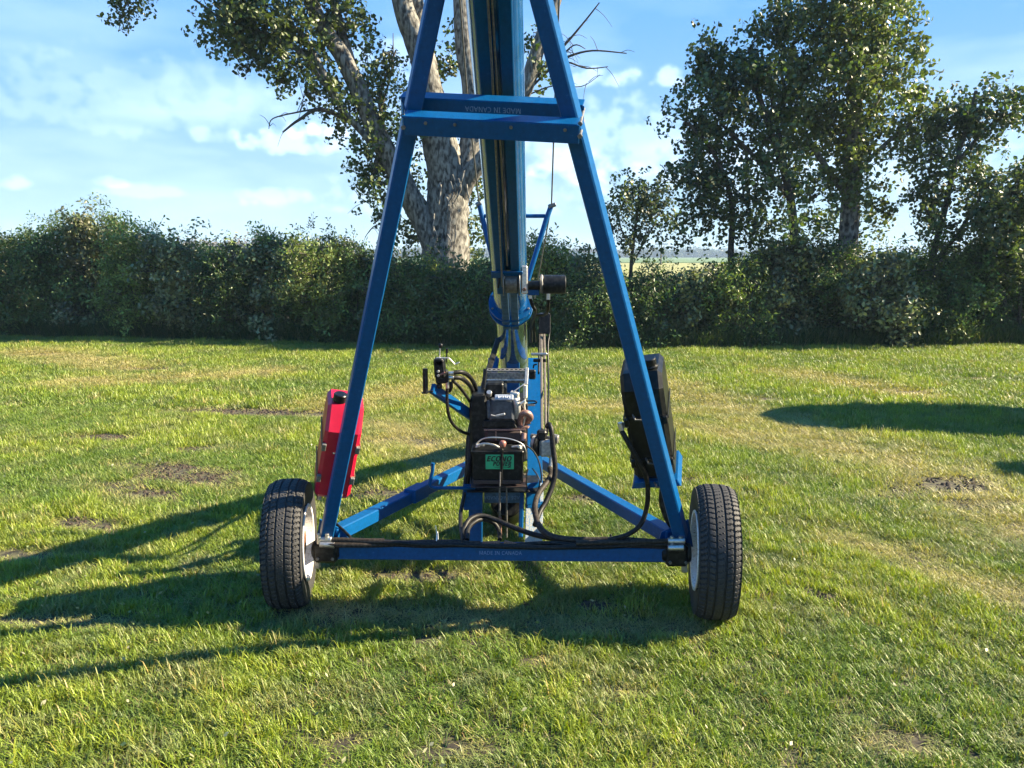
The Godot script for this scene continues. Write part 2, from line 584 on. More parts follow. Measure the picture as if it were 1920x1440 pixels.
# ------------------------------------------------------------------ ground and background
# bare or straw-coloured spots on the lawn: centre, half length, half depth, turn, how bare
var spots := [
	[Vector3(-3.051, 0.000, -8.985), 1.05, 0.22, 0.1, 1.0], [Vector3(-4.222, 0.000, -7.708), 0.34, 0.16, 0.0, 0.9], [Vector3(-3.048, 0.000, -7.244), 0.20, 0.12, 0.0, 0.8], [Vector3(-2.882, 0.000, -6.379), 0.75, 0.26, 0.5, 0.75], [Vector3(-2.971, 0.000, -5.853), 0.5, 0.16, 0.5, 0.6],
	[Vector3(-2.934, 0.000, -5.121), 0.28, 0.14, 0.4, 0.7], [Vector3(-5.927, 0.000, -12.623), 0.55, 0.20, 0.0, 0.7], [Vector3(-4.309, 0.000, -13.538), 0.3, 0.12, 0.0, 0.6], [Vector3(-9.224, 0.000, -14.510), 0.7, 0.25, 0.0, 0.5], [Vector3(-1.000, 0.000, -5.784), 0.5, 0.18, 0.2, 0.6],
	[Vector3(-1.018, 0.000, -7.525), 0.5, 0.2, 0.0, 0.5], [Vector3(0.632, 0.000, -5.652), 0.28, 0.12, 0.2, 0.7], [Vector3(0.444, -0.000, -3.878), 0.10, 0.07, 0.0, 0.9], [Vector3(1.456, 0.000, -6.143), 0.3, 0.12, 0.0, 0.6], [Vector3(3.473, 0.000, -6.038), 0.7, 0.2, -0.4, 0.6],
	[Vector3(3.549, 0.000, -5.588), 0.3, 0.12, 0.0, 0.6], [Vector3(3.264, -0.000, -9.846), 0.4, 0.16, 0.0, 0.5], [Vector3(7.175, 0.000, -11.611), 0.35, 0.14, 0.0, 0.6], [Vector3(5.442, 0.000, -10.443), 0.4, 0.16, 0.0, 0.5], [Vector3(1.488, 0.000, -2.672), 0.16, 0.09, 0.0, 1.0],
	[Vector3(0.148, 0.000, -3.299), 0.1, 0.06, 0.0, 0.5], [Vector3(-0.659, 0.000, -2.705), 0.12, 0.06, 0.0, 0.6], [Vector3(-0.122, -0.000, -2.656), 0.14, 0.06, 0.0, 0.6], [Vector3(-0.496, 0.000, -4.224), 0.35, 0.1, 0.0, 0.55], [Vector3(-3.014, 0.000, -4.588), 0.4, 0.1, 0.0, 0.5],
	[Vector3(1.714, 0.000, -3.976), 0.1, 0.05, 0.0, 0.6], [Vector3(0.480, 0.000, -3.035), 0.15, 0.06, 0.0, 0.5], [Vector3(-2.283, 0.000, -3.665), 0.4, 0.1, 0.1, 0.5], [Vector3(0.179, 0.000, -6.219), 0.3, 0.2, 0.0, 0.7]]
# dry, yellowed stretches: from, to, half width
var dry := [
	[Vector3(1.875, 0.000, -12.153), Vector3(2.783, -0.000, -8.536), 0.5], [Vector3(2.783, -0.000, -8.536), Vector3(3.661, 0.000, -6.219), 0.55], [Vector3(1.993, 0.000, -8.259), Vector3(3.041, 0.000, -7.102), 0.4], [Vector3(3.661, 0.000, -6.219), Vector3(3.538, 0.000, -4.865), 0.45], [Vector3(0.268, 0.000, -9.483), Vector3(1.811, -0.000, -9.145), 0.5], [Vector3(-2.143, 0.000, -9.483), Vector3(-0.781, 0.000, -11.115), 0.6],
	[Vector3(-6.329, 0.000, -11.115), Vector3(-3.921, 0.000, -12.153), 0.55], [Vector3(4.433, 0.000, -12.153), Vector3(5.338, 0.000, -10.236), 0.45], [Vector3(-1.407, 0.000, -8.259), Vector3(-0.529, 0.000, -6.722), 0.45], [Vector3(2.265, 0.000, -4.865), Vector3(2.755, 0.000, -3.976), 0.2], [Vector3(-9.376, 0.000, -14.922), Vector3(-6.430, 0.000, -12.746), 0.6], [Vector3(-1.120, 0.000, -3.784), Vector3(0.857, 0.000, -3.609), 0.12]]


func bareness(x: float, z: float) -> float:
	var r := 0.0
	for s in spots:
		var d := Vector2(x - s[0].x, z - s[0].z)
		if absf(d.x) > s[1] * 1.5 or absf(d.y) > s[1] * 1.5:
			continue
		d = d.rotated(-s[3])
		var q := Vector2(d.x / s[1], d.y / s[2]).length()
		r = maxf(r, s[4] * (0.5 if s[0].z > -3.4 else 1.0) * clampf(1.35 - q, 0.0, 1.0))
	return r


func dryness(x: float, z: float) -> float:
	var r := 0.0
	for s in dry:
		var q := Geometry2D.get_closest_point_to_segment(Vector2(x, z), Vector2(s[0].x, s[0].z), Vector2(s[1].x, s[1].z))
		r = maxf(r, clampf(1.0 - q.distance_to(Vector2(x, z)) / (s[2] * 1.6), 0.0, 1.0))
	return r


func ground_height(x: float, z: float) -> float:
	return 0.010 * sin(x * 1.7 + z * 0.6) * sin(z * 1.3 - x * 0.4) + 0.006 * sin(x * 4.1 + 1.0) * sin(z * 3.7)


func build_ground() -> void:
	# one sheet: fine near the camera, coarse to the horizon
	var mb := nb()
	var xs := []
	var zs := []
	for k in range(-60, 61):
		xs.append(k * 0.25)
	for k in [20.0, 30.0, 60.0, 150.0, 400.0, 1200.0, 3500.0]:
		xs.append(k)
		xs.push_front(-k)
	for k in range(-8, 81):
		zs.append(-k * 0.25)
	for k in [-24.0, -32.0, -60.0, -150.0, -400.0, -1200.0, -3500.0]:
		zs.append(k)
	for k in [6.0, 20.0, 100.0, 600.0]:
		zs.push_front(k)
	var hgt := func(x: float, z: float) -> float:
		return ground_height(x, z) if absf(x) < 15.1 and z < 2.1 and z > -20.1 else 0.0
	for i in xs.size() - 1:
		for j in zs.size() - 1:
			var q: Array[Vector3] = []
			var qn: Array[Vector3] = []
			for k in [[0, 0], [1, 0], [1, 1], [0, 1]]:
				var x: float = xs[i + k[0]]
				var z: float = zs[j + k[1]]
				q.append(Vector3(x, hgt.call(x, z), z))
				qn.append(Vector3(hgt.call(x - 0.05, z) - hgt.call(x + 0.05, z), 0.1, hgt.call(x, z - 0.05) - hgt.call(x, z + 0.05)).normalized())
			mb.squad(q[0], q[1], q[2], q[3], qn[0], qn[1], qn[2], qn[3])
	org = Vector3.ZERO
	var g := part("ground", mb, mat.soil, self)
	g.set_meta("kind", "structure")
	# bare earth: low uneven mounds that break the turf
	var rng := RandomNumberGenerator.new()
	rng.seed = 77
	var dm := nb()
	for s in spots:
		if s[4] < 0.55 or s[0].z > -3.4:
			continue
		var n := int(110.0 * s[1] * s[2] / 0.05 * s[4])
		for k in clampi(n, 30, 420):
			var a := rng.randf() * TAU
			var r := sqrt(rng.randf()) * 0.95
			var d := Vector2(cos(a) * r * s[1], sin(a) * r * s[2]).rotated(s[3])
			var c := Vector3(s[0].x + d.x, 0, s[0].z + d.y)
			c.y = ground_height(c.x, c.z) + rng.randf_range(-0.006, 0.006)
			var w := rng.randf_range(0.012, 0.036)
			var hh := rng.randf_range(0.006, 0.022)
			var ring: Array[Vector3] = []
			for t in 7:
				var ta := TAU * t / 7.0 + rng.randf_range(-0.3, 0.3)
				ring.append(c + Vector3(cos(ta) * w * rng.randf_range(0.7, 1.3), -0.01, sin(ta) * w * rng.randf_range(0.6, 1.2)))
			var top := c + Vector3(rng.randf_range(-0.3, 0.3) * w, hh, rng.randf_range(-0.3, 0.3) * w)
			for t in 7:
				var m0 := ring[t].lerp(top, 0.6) + Vector3(0, hh * 0.25 * rng.randf(), 0)
				var m1 := ring[(t + 1) % 7].lerp(top, 0.6) + Vector3(0, hh * 0.25 * rng.randf(), 0)
				dm.quad(ring[t], ring[(t + 1) % 7], m1, m0, Vector3.UP)
				dm.flat3(m0, m1, top, Vector3.UP)
	var clods := part("bare_earth", dm, mat.dirt, self)
	tag(clods, "crumbled brown earth showing in worn spots of the lawn", "earth")
	clods.set_meta("kind", "stuff")


func build_background() -> void:
	org = Vector3.ZERO
	var f1 := nb()
	f1.box(Transform3D(Basis(), Vector3(0, 0.1, -105)), Vector3(420, 0.5, 130), 0.05)
	part("grain_field", f1, mat.crop_gold, self).set_meta("kind", "structure")
	var f2 := nb()
	f2.box(Transform3D(Basis(), Vector3(0, 0.05, -640)), Vector3(2400, 0.5, 900), 0.05)
	part("green_field", f2, mat.crop_green, self).set_meta("kind", "structure")
	# far shelter belts
	var rng := RandomNumberGenerator.new()
	rng.seed = 31
	var clump := leaf_clump(70, 1.0, 0.19, 9)
	var belts := [
		# x from, x to, distance, height, colour, name, label
		[-150.0, -62.0, 300.0, 8.6, Color(0.20, 0.17, 0.14), "pale bare-looking belt of trees far beyond the hedge"],
		[-330.0, 330.0, 760.0, 11.0, Color(0.055, 0.085, 0.05), "dark green tree belt along the far side of the fields"]]
	for b in belts:
		var xf: Array[Transform3D] = []
		var cols := PackedColorArray()
		var x: float = b[0]
		while x < b[1]:
			var w := rng.randf_range(0.35, 0.75) * float(b[3])
			var h := float(b[3]) * rng.randf_range(0.45, 1.0)
			for k in 10:
				var p := Vector3(x + rng.randfn() * w * 0.35, 0.0, -float(b[2]) + rng.randfn() * 4.0)
				p.y = h * sqrt(rng.randf()) * (1.0 - 0.10 * k / 10.0) * 0.8
				var sc := w * rng.randf_range(0.4, 0.7)
				xf.append(Transform3D(Basis.from_euler(Vector3(rng.randf() * TAU, rng.randf() * TAU, 0)).scaled(Vector3.ONE * sc), p))
				var v := rng.randf_range(0.7, 1.25)
				cols.append(Color(b[4].r * v, b[4].g * v, b[4].b * v))
			x += w * rng.randf_range(0.35, 0.9)
		var o := scatter("tree_belt", clump, mat.leaf, xf, cols, self)
		o.name = numbered("tree_belt")
		tag(o, b[5], "trees", "")
		o.set_meta("kind", "stuff")
	# utility pole
	var base := Vector3(26.0, 0.3, -136.0)
	var t := thing("utility_pole", "thin wooden utility pole with one crossarm out in the field", "pole", base)
	part("post", nb().tube(PackedVector3Array([base - Vector3(0, 0.5, 0), base + Vector3(0, 3.9, 0)]), 0.14, 8, 0.10), mat.twig, t)
	part("crossarm", nb().bar(base + Vector3(-1.1, 3.6, 0.15), base + Vector3(1.1, 3.6, 0.15), 0.12, 0.14), mat.twig, t)
	for k in [-1.0, -0.4, 0.4, 1.0]:
		part("insulator", nb().rod(base + Vector3(k, 3.66, 0.15), base + Vector3(k, 3.86, 0.15), 0.05, 8), mat.cream, t)
	# white shed far off
	base = Vector3(51.0, 0.3, -520.0)
	t = thing("shed", "small white farm shed far off at the tree belt", "shed", base)
	part("wall", nb().box(Transform3D(Basis(), base + Vector3(0, 1.9, 0)), Vector3(14, 3.8, 9), 0.05), mat.tank_white, t)
	part("roof", nb().prism([Vector2(-5.0, 0), Vector2(5.0, 0), Vector2(0, 2.0)], 14.6, Transform3D(Basis(Vector3.UP, PI / 2), base + Vector3(0, 3.82, 0)), 0.05), mat.dull_steel, t)


# ------------------------------------------------------------------ foliage
# one sprig: a short stem with folded leaves, the stem along +y
func sprig(count: int, length: float, leaf: float, wide: float, seed_: int, droop := 0.3) -> ArrayMesh:
	var rng := RandomNumberGenerator.new()
	rng.seed = seed_
	var mb := nb()
	mb.colored = true
	mb.tint = Color(0.85, 0.62, 0.55)
	mb.tube(PackedVector3Array([Vector3.ZERO, Vector3(0.02, 0.5, 0.01) * length, Vector3(0, 1, 0.03) * length]), 0.004, 3, 0.0015)
	for k in count:
		var f := (k + 0.5) / count
		var a := k * 2.4 + rng.randf_range(-0.5, 0.5)
		var at := Vector3(0, f * length, 0)
		var out := Vector3(cos(a), rng.randf_range(-0.2, 0.9) - droop, sin(a)).normalized()
		var stem := at + out * leaf * rng.randf_range(0.2, 0.6)
		var dir := (out + Vector3(rng.randf_range(-0.4, 0.4), rng.randf_range(-0.5, 0.3) - droop, rng.randf_range(-0.4, 0.4))).normalized()
		var side := dir.cross(Vector3(rng.randfn(), rng.randfn() + 0.8, rng.randfn())).normalized()
		var up := side.cross(dir)
		var L := leaf * rng.randf_range(0.75, 1.2)
		var w := L * wide * 0.5
		var v := rng.randf_range(0.75, 1.3)
		mb.tint = Color(v * rng.randf_range(0.92, 1.12), v, v * rng.randf_range(0.8, 1.1))
		var p0 := stem
		var p1 := stem + dir * L * 0.42 + side * w + up * L * 0.10
		var p2 := stem + dir * L
		var p3 := stem + dir * L * 0.42 - side * w + up * L * 0.10
		var pm := stem + dir * L * 0.78 + side * w * 0.62 + up * L * 0.05
		var pn := stem + dir * L * 0.78 - side * w * 0.62 + up * L * 0.05
		mb.flat3(p0, p1, pm, up)
		mb.flat3(p0, pm, p2, up)
		mb.flat3(p0, p2, pn, up)
		mb.flat3(p0, pn, p3, up)
	return mb.mesh()


func leaf_clump(count: int, radius: float, leaf: float, seed_: int) -> ArrayMesh:
	var rng := RandomNumberGenerator.new()
	rng.seed = seed_
	var mb := nb()
	mb.colored = true
	for k in count:
		var c := Vector3(rng.randfn(), rng.randfn(), rng.randfn()) * radius * 0.5
		var s := Vector3(rng.randfn(), rng.randfn(), rng.randfn()).normalized()
		var u := s.cross(Vector3(rng.randfn(), rng.randfn(), rng.randfn())).normalized()
		var v := rng.randf_range(0.75, 1.25)
		mb.tint = Color(v, v, v)
		mb.quad(c - s * leaf, c - u * leaf * 0.6, c + s * leaf, c + u * leaf * 0.6, Vector3.UP)
	return mb.mesh()


func scatter(called: String, mesh: Mesh, m: Material, xf: Array[Transform3D], cols: PackedColorArray, parent: Node3D) -> MultiMeshInstance3D:
	var mm := MultiMesh.new()
	mm.transform_format = MultiMesh.TRANSFORM_3D
	mm.use_colors = true
	mm.mesh = mesh
	mm.instance_count = xf.size()
	var buf := PackedFloat32Array()
	buf.resize(xf.size() * 16)
	for i in xf.size():
		var t := xf[i]
		var b := t.basis
		var o := i * 16
		buf[o] = b.x.x
		buf[o + 1] = b.y.x
		buf[o + 2] = b.z.x
		buf[o + 3] = t.origin.x
		buf[o + 4] = b.x.y
		buf[o + 5] = b.y.y
		buf[o + 6] = b.z.y
		buf[o + 7] = t.origin.y
		buf[o + 8] = b.x.z
		buf[o + 9] = b.y.z
		buf[o + 10] = b.z.z
		buf[o + 11] = t.origin.z
		buf[o + 12] = cols[i].r
		buf[o + 13] = cols[i].g
		buf[o + 14] = cols[i].b
		buf[o + 15] = 1.0
	mm.buffer = buf
	var o := MultiMeshInstance3D.new()
	o.name = called
	o.multimesh = mm
	o.material_override = m
	parent.add_child(o, true)
	return o


func facing(dir: Vector3, rng: RandomNumberGenerator, s: float) -> Basis:
	var y := dir.normalized()
	var x := y.cross(Vector3(rng.randfn(), rng.randfn(), rng.randfn())).normalized()
	return Basis(x, y, x.cross(y)).scaled_local(Vector3.ONE * s)


# wood that reaches from the limbs into every lobe, and sprigs of leaves in clumps on it
func crown(t: Node3D, limbs: Array, lobes: Array, sprigs: Array, tone: Color, vary: float, rng: RandomNumberGenerator, clump := 0.30, size := 1.0, bunch := 7) -> void:
	var wood := nb()
	var xf := [[] as Array[Transform3D], [] as Array[Transform3D]]
	var cols := [PackedColorArray(), PackedColorArray()]
	for lobe in lobes:
		var c: Vector3 = lobe[0]
		var r: Vector3 = lobe[1]
		# nearest limb point below the lobe
		var best := Vector3.ZERO
		var bd := 1e9
		for l in limbs:
			for p in l:
				var d: float = p.distance_to(c) + maxf(0.0, p.y - c.y) * 0.8
				if d < bd:
					bd = d
					best = p
		var mid := best.lerp(c, 0.55) + Vector3(rng.randfn(), rng.randf() * 1.5, rng.randfn()) * r.length() * 0.06
		var line := Mb.smooth([best, mid, c], 5)
		wood.tube(line, clampf(bd * 0.022, 0.012, 0.05), 5, 0.009)
		var n: int = maxi(1, int(lobe[2] / float(bunch)))
		for k in n:
			var q := Vector3(rng.randfn(), rng.randfn(), rng.randfn()).normalized() * pow(rng.randf(), 0.42)
			var hub := c + q * r
			var from := line[rng.randi_range(line.size() / 2, line.size() - 1)]
			var lift := Vector3(0, from.distance_to(hub) * 0.12, 0)
			wood.tube(Mb.smooth([from, from.lerp(hub, 0.5) + lift, hub], 2), 0.008, 3, 0.003)
			var shade := 1.0 + vary * rng.randfn()
			for s in bunch:
				var p := hub + Vector3(rng.randfn(), rng.randfn(), rng.randfn()) * clump
				var dir := (p - from).normalized() + Vector3(rng.randfn(), rng.randfn(), rng.randfn()) * 0.6
				var which := rng.randi() % 2
				xf[which].append(Transform3D(facing(dir, rng, size * rng.randf_range(0.75, 1.2)), p - org))
				var v := clampf(shade + vary * 0.6 * rng.randfn(), 0.45, 1.9)
				var warm := rng.randf_range(0.9, 1.15)
				cols[which].append(Color(tone.r * v * warm, tone.g * v, tone.b * v * rng.randf_range(0.8, 1.15)))
	var tw := part("twigs", wood, mat.twig, t)
	tw.set_meta("kind", "stuff")
	for w in 2:
		if xf[w].size():
			var o := scatter("crown", sprigs[w], mat.leaf, xf[w], cols[w], t)
			o.set_meta("kind", "stuff")


func limb(t: Node3D, called: String, pts: Array, r0: float, r1: float, seed_: int, m: Material = null) -> PackedVector3Array:
	var line := Mb.smooth(pts, 6)
	part(called, nb().tube(line, r0, 14, r1, 0.05, seed_), m if m else mat.bark, t)
	return line


func build_trees() -> void:
	var rng := RandomNumberGenerator.new()
	rng.seed = 404
	var poplar := [sprig(9, 0.24, 0.095, 0.80, 1, 0.35), sprig(7, 0.20, 0.085, 0.85, 2, 0.45)]
	# --- the old poplar behind the auger
	var b := Vector3(-1.655, -0.129, -18.000)
	b.y = 0.0
	var t := thing("poplar_tree", "old pale-barked poplar with thick split trunk rising behind the auger", "tree", b)
	var wood := []
	wood.append(limb(t, "trunk", [b - Vector3(0, 0.3, 0), Vector3(-1.640, 0.869, -18.000), Vector3(-1.537, 1.971, -18.000), Vector3(-1.489, 2.813, -18.000), Vector3(-1.479, 3.524, -18.000), Vector3(-1.648, 4.501, -17.900), Vector3(-1.824, 5.355, -17.900), Vector3(-2.030, 6.338, -17.800), Vector3(-2.390, 7.290, -17.700), Vector3(-2.533, 8.734, -17.600)], 0.66, 0.16, 1))
	wood.append(limb(t, "limb", [Vector3(-1.688, 1.970, -17.900), Vector3(-2.100, 2.802, -17.800), Vector3(-2.510, 3.602, -17.600), Vector3(-3.012, 4.649, -17.400), Vector3(-3.473, 5.781, -17.300), Vector3(-4.036, 6.716, -17.200), Vector3(-4.467, 7.725, -17.100)], 0.30, 0.13, 2))
	wood.append(limb(t, "limb", [Vector3(-3.313, 5.345, -17.400), Vector3(-3.578, 6.262, -17.500), Vector3(-3.778, 7.045, -17.600), Vector3(-3.964, 8.143, -17.700)], 0.14, 0.09, 3))
	wood.append(limb(t, "limb", [Vector3(-1.824, 5.355, -17.900), Vector3(-1.937, 6.276, -18.000), Vector3(-2.072, 7.192, -18.100), Vector3(-2.158, 8.753, -18.200)], 0.18, 0.13, 4))
	wood.append(limb(t, "limb", [Vector3(-1.403, 2.813, -18.000), Vector3(-1.070, 3.770, -18.100), Vector3(-0.869, 5.184, -18.200), Vector3(-1.050, 6.438, -18.200), Vector3(-1.160, 7.806, -18.300), Vector3(-1.292, 9.263, -18.400)], 0.30, 0.15, 5))
	wood.append(limb(t, "limb", [Vector3(-1.341, 2.932, -18.000), Vector3(-0.958, 3.622, -17.800), Vector3(-0.355, 4.323, -17.700), Vector3(0.291, 5.463, -17.600), Vector3(0.599, 6.396, -17.600), Vector3(0.937, 7.259, -17.600), Vector3(1.129, 8.421, -17.600)], 0.24, 0.10, 6))
	wood.append(limb(t, "limb", [Vector3(-2.601, 3.739, -17.600), Vector3(-3.118, 4.356, -17.300), Vector3(-3.629, 4.982, -17.100), Vector3(-4.310, 6.320, -16.900), Vector3(-4.819, 6.603, -16.800)], 0.09, 0.04, 7))
	wood.append(limb(t, "limb", [Vector3(-3.629, 4.982, -17.100), Vector3(-4.433, 6.058, -16.900), Vector3(-5.268, 6.397, -16.800), Vector3(-5.878, 6.575, -16.700)], 0.07, 0.03, 8))
	# bare dead branches
	var dead := [
		[[Vector3(-3.433, 4.694, -17.200), Vector3(-4.061, 4.910, -17.000), Vector3(-4.496, 4.677, -16.900), Vector3(-4.845, 4.428, -16.900)], 0.045], [[Vector3(-4.060, 4.932, -17.000), Vector3(-4.515, 4.856, -17.000), Vector3(-5.063, 4.726, -17.000), Vector3(-5.165, 4.509, -17.000)], 0.018], [[Vector3(-4.492, 4.856, -17.000), Vector3(-4.415, 5.072, -17.000), Vector3(-4.383, 5.286, -17.000)], 0.010],
		[[Vector3(-3.043, 3.582, -17.400), Vector3(-2.805, 4.594, -17.400), Vector3(-2.856, 5.257, -17.400), Vector3(-2.487, 6.183, -17.400)], 0.05], [[Vector3(-2.827, 5.037, -17.400), Vector3(-2.577, 5.804, -17.400), Vector3(-2.535, 6.538, -17.400)], 0.02],
		[[Vector3(0.464, 5.629, -17.600), Vector3(0.924, 6.123, -17.600), Vector3(1.380, 6.613, -17.600), Vector3(1.874, 7.205, -17.600)], 0.035], [[Vector3(0.579, 5.849, -17.600), Vector3(1.156, 6.091, -17.600), Vector3(1.731, 6.233, -17.600), Vector3(2.483, 6.178, -17.600)], 0.028], [[Vector3(0.349, 5.408, -17.600), Vector3(1.041, 5.981, -17.600), Vector3(1.621, 5.871, -17.600), Vector3(2.084, 5.904, -17.600)], 0.022],
		[[Vector3(0.291, 5.297, -17.600), Vector3(0.930, 5.518, -17.600), Vector3(1.511, 5.496, -17.600), Vector3(1.913, 5.739, -17.600)], 0.014], [[Vector3(0.926, 5.959, -17.600), Vector3(1.326, 6.342, -17.600), Vector3(1.592, 6.265, -17.600)], 0.018], [[Vector3(-3.109, 2.558, -17.600), Vector3(-2.961, 2.733, -17.600), Vector3(-3.215, 3.024, -17.600), Vector3(-3.425, 3.140, -17.600)], 0.014], [[Vector3(-2.870, 2.558, -17.600), Vector3(-3.111, 2.499, -17.600), Vector3(-3.310, 2.264, -17.600)], 0.012],
		[[Vector3(-5.383, 6.293, -16.800), Vector3(-5.566, 5.981, -16.800), Vector3(-5.845, 5.919, -16.800)], 0.012], [[Vector3(-5.158, 6.397, -16.800), Vector3(-5.351, 5.877, -16.800), Vector3(-5.536, 5.541, -16.800)], 0.012]]
	for d in dead:
		var db := nb().tube(Mb.smooth(d[0], 5), d[1] * 1.35, 6, d[1] * 0.4, 0.05, 3)
		for k in 5:      # fine side twigs
			var f: float = rng.randf_range(0.3, 0.98) * (d[0].size() - 1)
			var a: Vector3 = d[0][int(f)].lerp(d[0][mini(int(f) + 1, d[0].size() - 1)], f - int(f))
			var go := Vector3(rng.randfn(), rng.randfn() + 0.3, rng.randfn() * 0.5).normalized() * rng.randf_range(0.2, 0.55)
			db.tube(Mb.smooth([a, a + go * 0.5 + Vector3(0, 0.05, 0), a + go], 3), 0.008, 4, 0.003)
		part("dead_branch", db, mat.twig, t)
	# shreds of bark hanging in the fork
	for k in 16:
		var a: Vector3 = Vector3(-1.436, 3.011, -17.400) + Vector3(rng.randf_range(-0.35, 0.45), rng.randf_range(-0.7, 0.7), 0.02)
		part("bark_strip", nb().tube(Mb.smooth([a, a + Vector3(rng.randf_range(-0.1, 0.1), -0.25, 0.12), a + Vector3(rng.randf_range(-0.25, 0.25), -0.6, 0.05)], 3), 0.022, 4, 0.008), mat.bark, t)
	var lobes := [
		[Vector3(-5.907, 6.706, -16.800), Vector3(0.65, 0.50, 0.6), 150], [Vector3(-5.375, 6.448, -16.800), Vector3(0.80, 0.55, 0.7), 190], [Vector3(-4.700, 6.267, -16.900), Vector3(0.70, 0.60, 0.7), 190], [Vector3(-4.120, 6.793, -17.100), Vector3(0.75, 0.7, 0.7), 170], [Vector3(-5.260, 7.146, -16.900), Vector3(1.2, 0.4, 0.8), 200],
		[Vector3(-4.500, 5.789, -17.100), Vector3(0.55, 0.5, 0.6), 90], [Vector3(-3.975, 5.435, -17.200), Vector3(0.5, 0.6, 0.6), 90], [Vector3(-3.468, 4.871, -17.400), Vector3(0.55, 0.6, 0.5), 100], [Vector3(-3.121, 6.069, -17.600), Vector3(0.5, 0.6, 0.6), 70], [Vector3(-2.805, 5.539, -17.700), Vector3(0.4, 0.6, 0.5), 60],
		[Vector3(-3.150, 3.921, -17.400), Vector3(0.40, 0.5, 0.5), 80], [Vector3(-2.656, 4.528, -17.700), Vector3(0.4, 0.5, 0.5), 80], [Vector3(-2.908, 3.411, -17.400), Vector3(0.35, 0.35, 0.4), 50], [Vector3(-2.314, 3.652, -18.100), Vector3(0.5, 0.7, 0.5), 90], [Vector3(-1.326, 6.489, -18.400), Vector3(0.30, 0.7, 0.5), 36],
		[Vector3(-1.453, 6.031, -18.400), Vector3(0.3, 0.3, 0.4), 24], [Vector3(-0.871, 3.691, -18.500), Vector3(0.45, 1.3, 0.5), 90], [Vector3(-2.487, 2.586, -18.300), Vector3(0.55, 0.6, 0.5), 90], [Vector3(-1.009, 2.223, -18.500), Vector3(0.6, 0.6, 0.5), 110], [Vector3(0.465, 6.667, -17.800), Vector3(0.25, 0.5, 0.4), 24],
		[Vector3(0.527, 5.895, -17.800), Vector3(0.3, 0.3, 0.3), 20], [Vector3(-3.622, 6.986, -17.400), Vector3(0.6, 0.6, 0.6), 80], [Vector3(-4.423, 8.067, -17.200), Vector3(1.6, 0.7, 1.2), 160], [Vector3(-2.274, 8.917, -17.800), Vector3(2.0, 0.8, 1.2), 160], [Vector3(0.452, 9.438, -17.800), Vector3(1.8, 0.9, 1.2), 130], [Vector3(-7.081, 7.353, -16.600), Vector3(0.9, 0.3, 0.6), 90]]
	crown(t, wood, lobes, poplar, Color(0.075, 0.112, 0.034), 0.22, rng, 0.17, 1.0, 8)
	# the hanging twig at the upper left belongs to it too
	var hang := nb()
	hang.tube(Mb.smooth([Vector3(-7.081, 7.353, -16.600), Vector3(-7.580, 7.153, -16.600), Vector3(-7.861, 6.749, -16.600), Vector3(-8.003, 6.343, -16.600)], 5), 0.02, 5, 0.006)
	part("dead_branch", hang, mat.twig, t)
	crown(t, [[Vector3(-7.986, 6.546, -16.600), Vector3(-7.766, 6.851, -16.600), Vector3(-7.513, 7.052, -16.600)]], [[Vector3(-7.942, 6.546, -16.600), Vector3(0.16, 0.26, 0.2), 20], [Vector3(-7.710, 6.871, -16.600), Vector3(0.3, 0.15, 0.2), 24]], poplar, Color(0.075, 0.112, 0.034), 0.2, rng, 0.07, 0.9, 6)
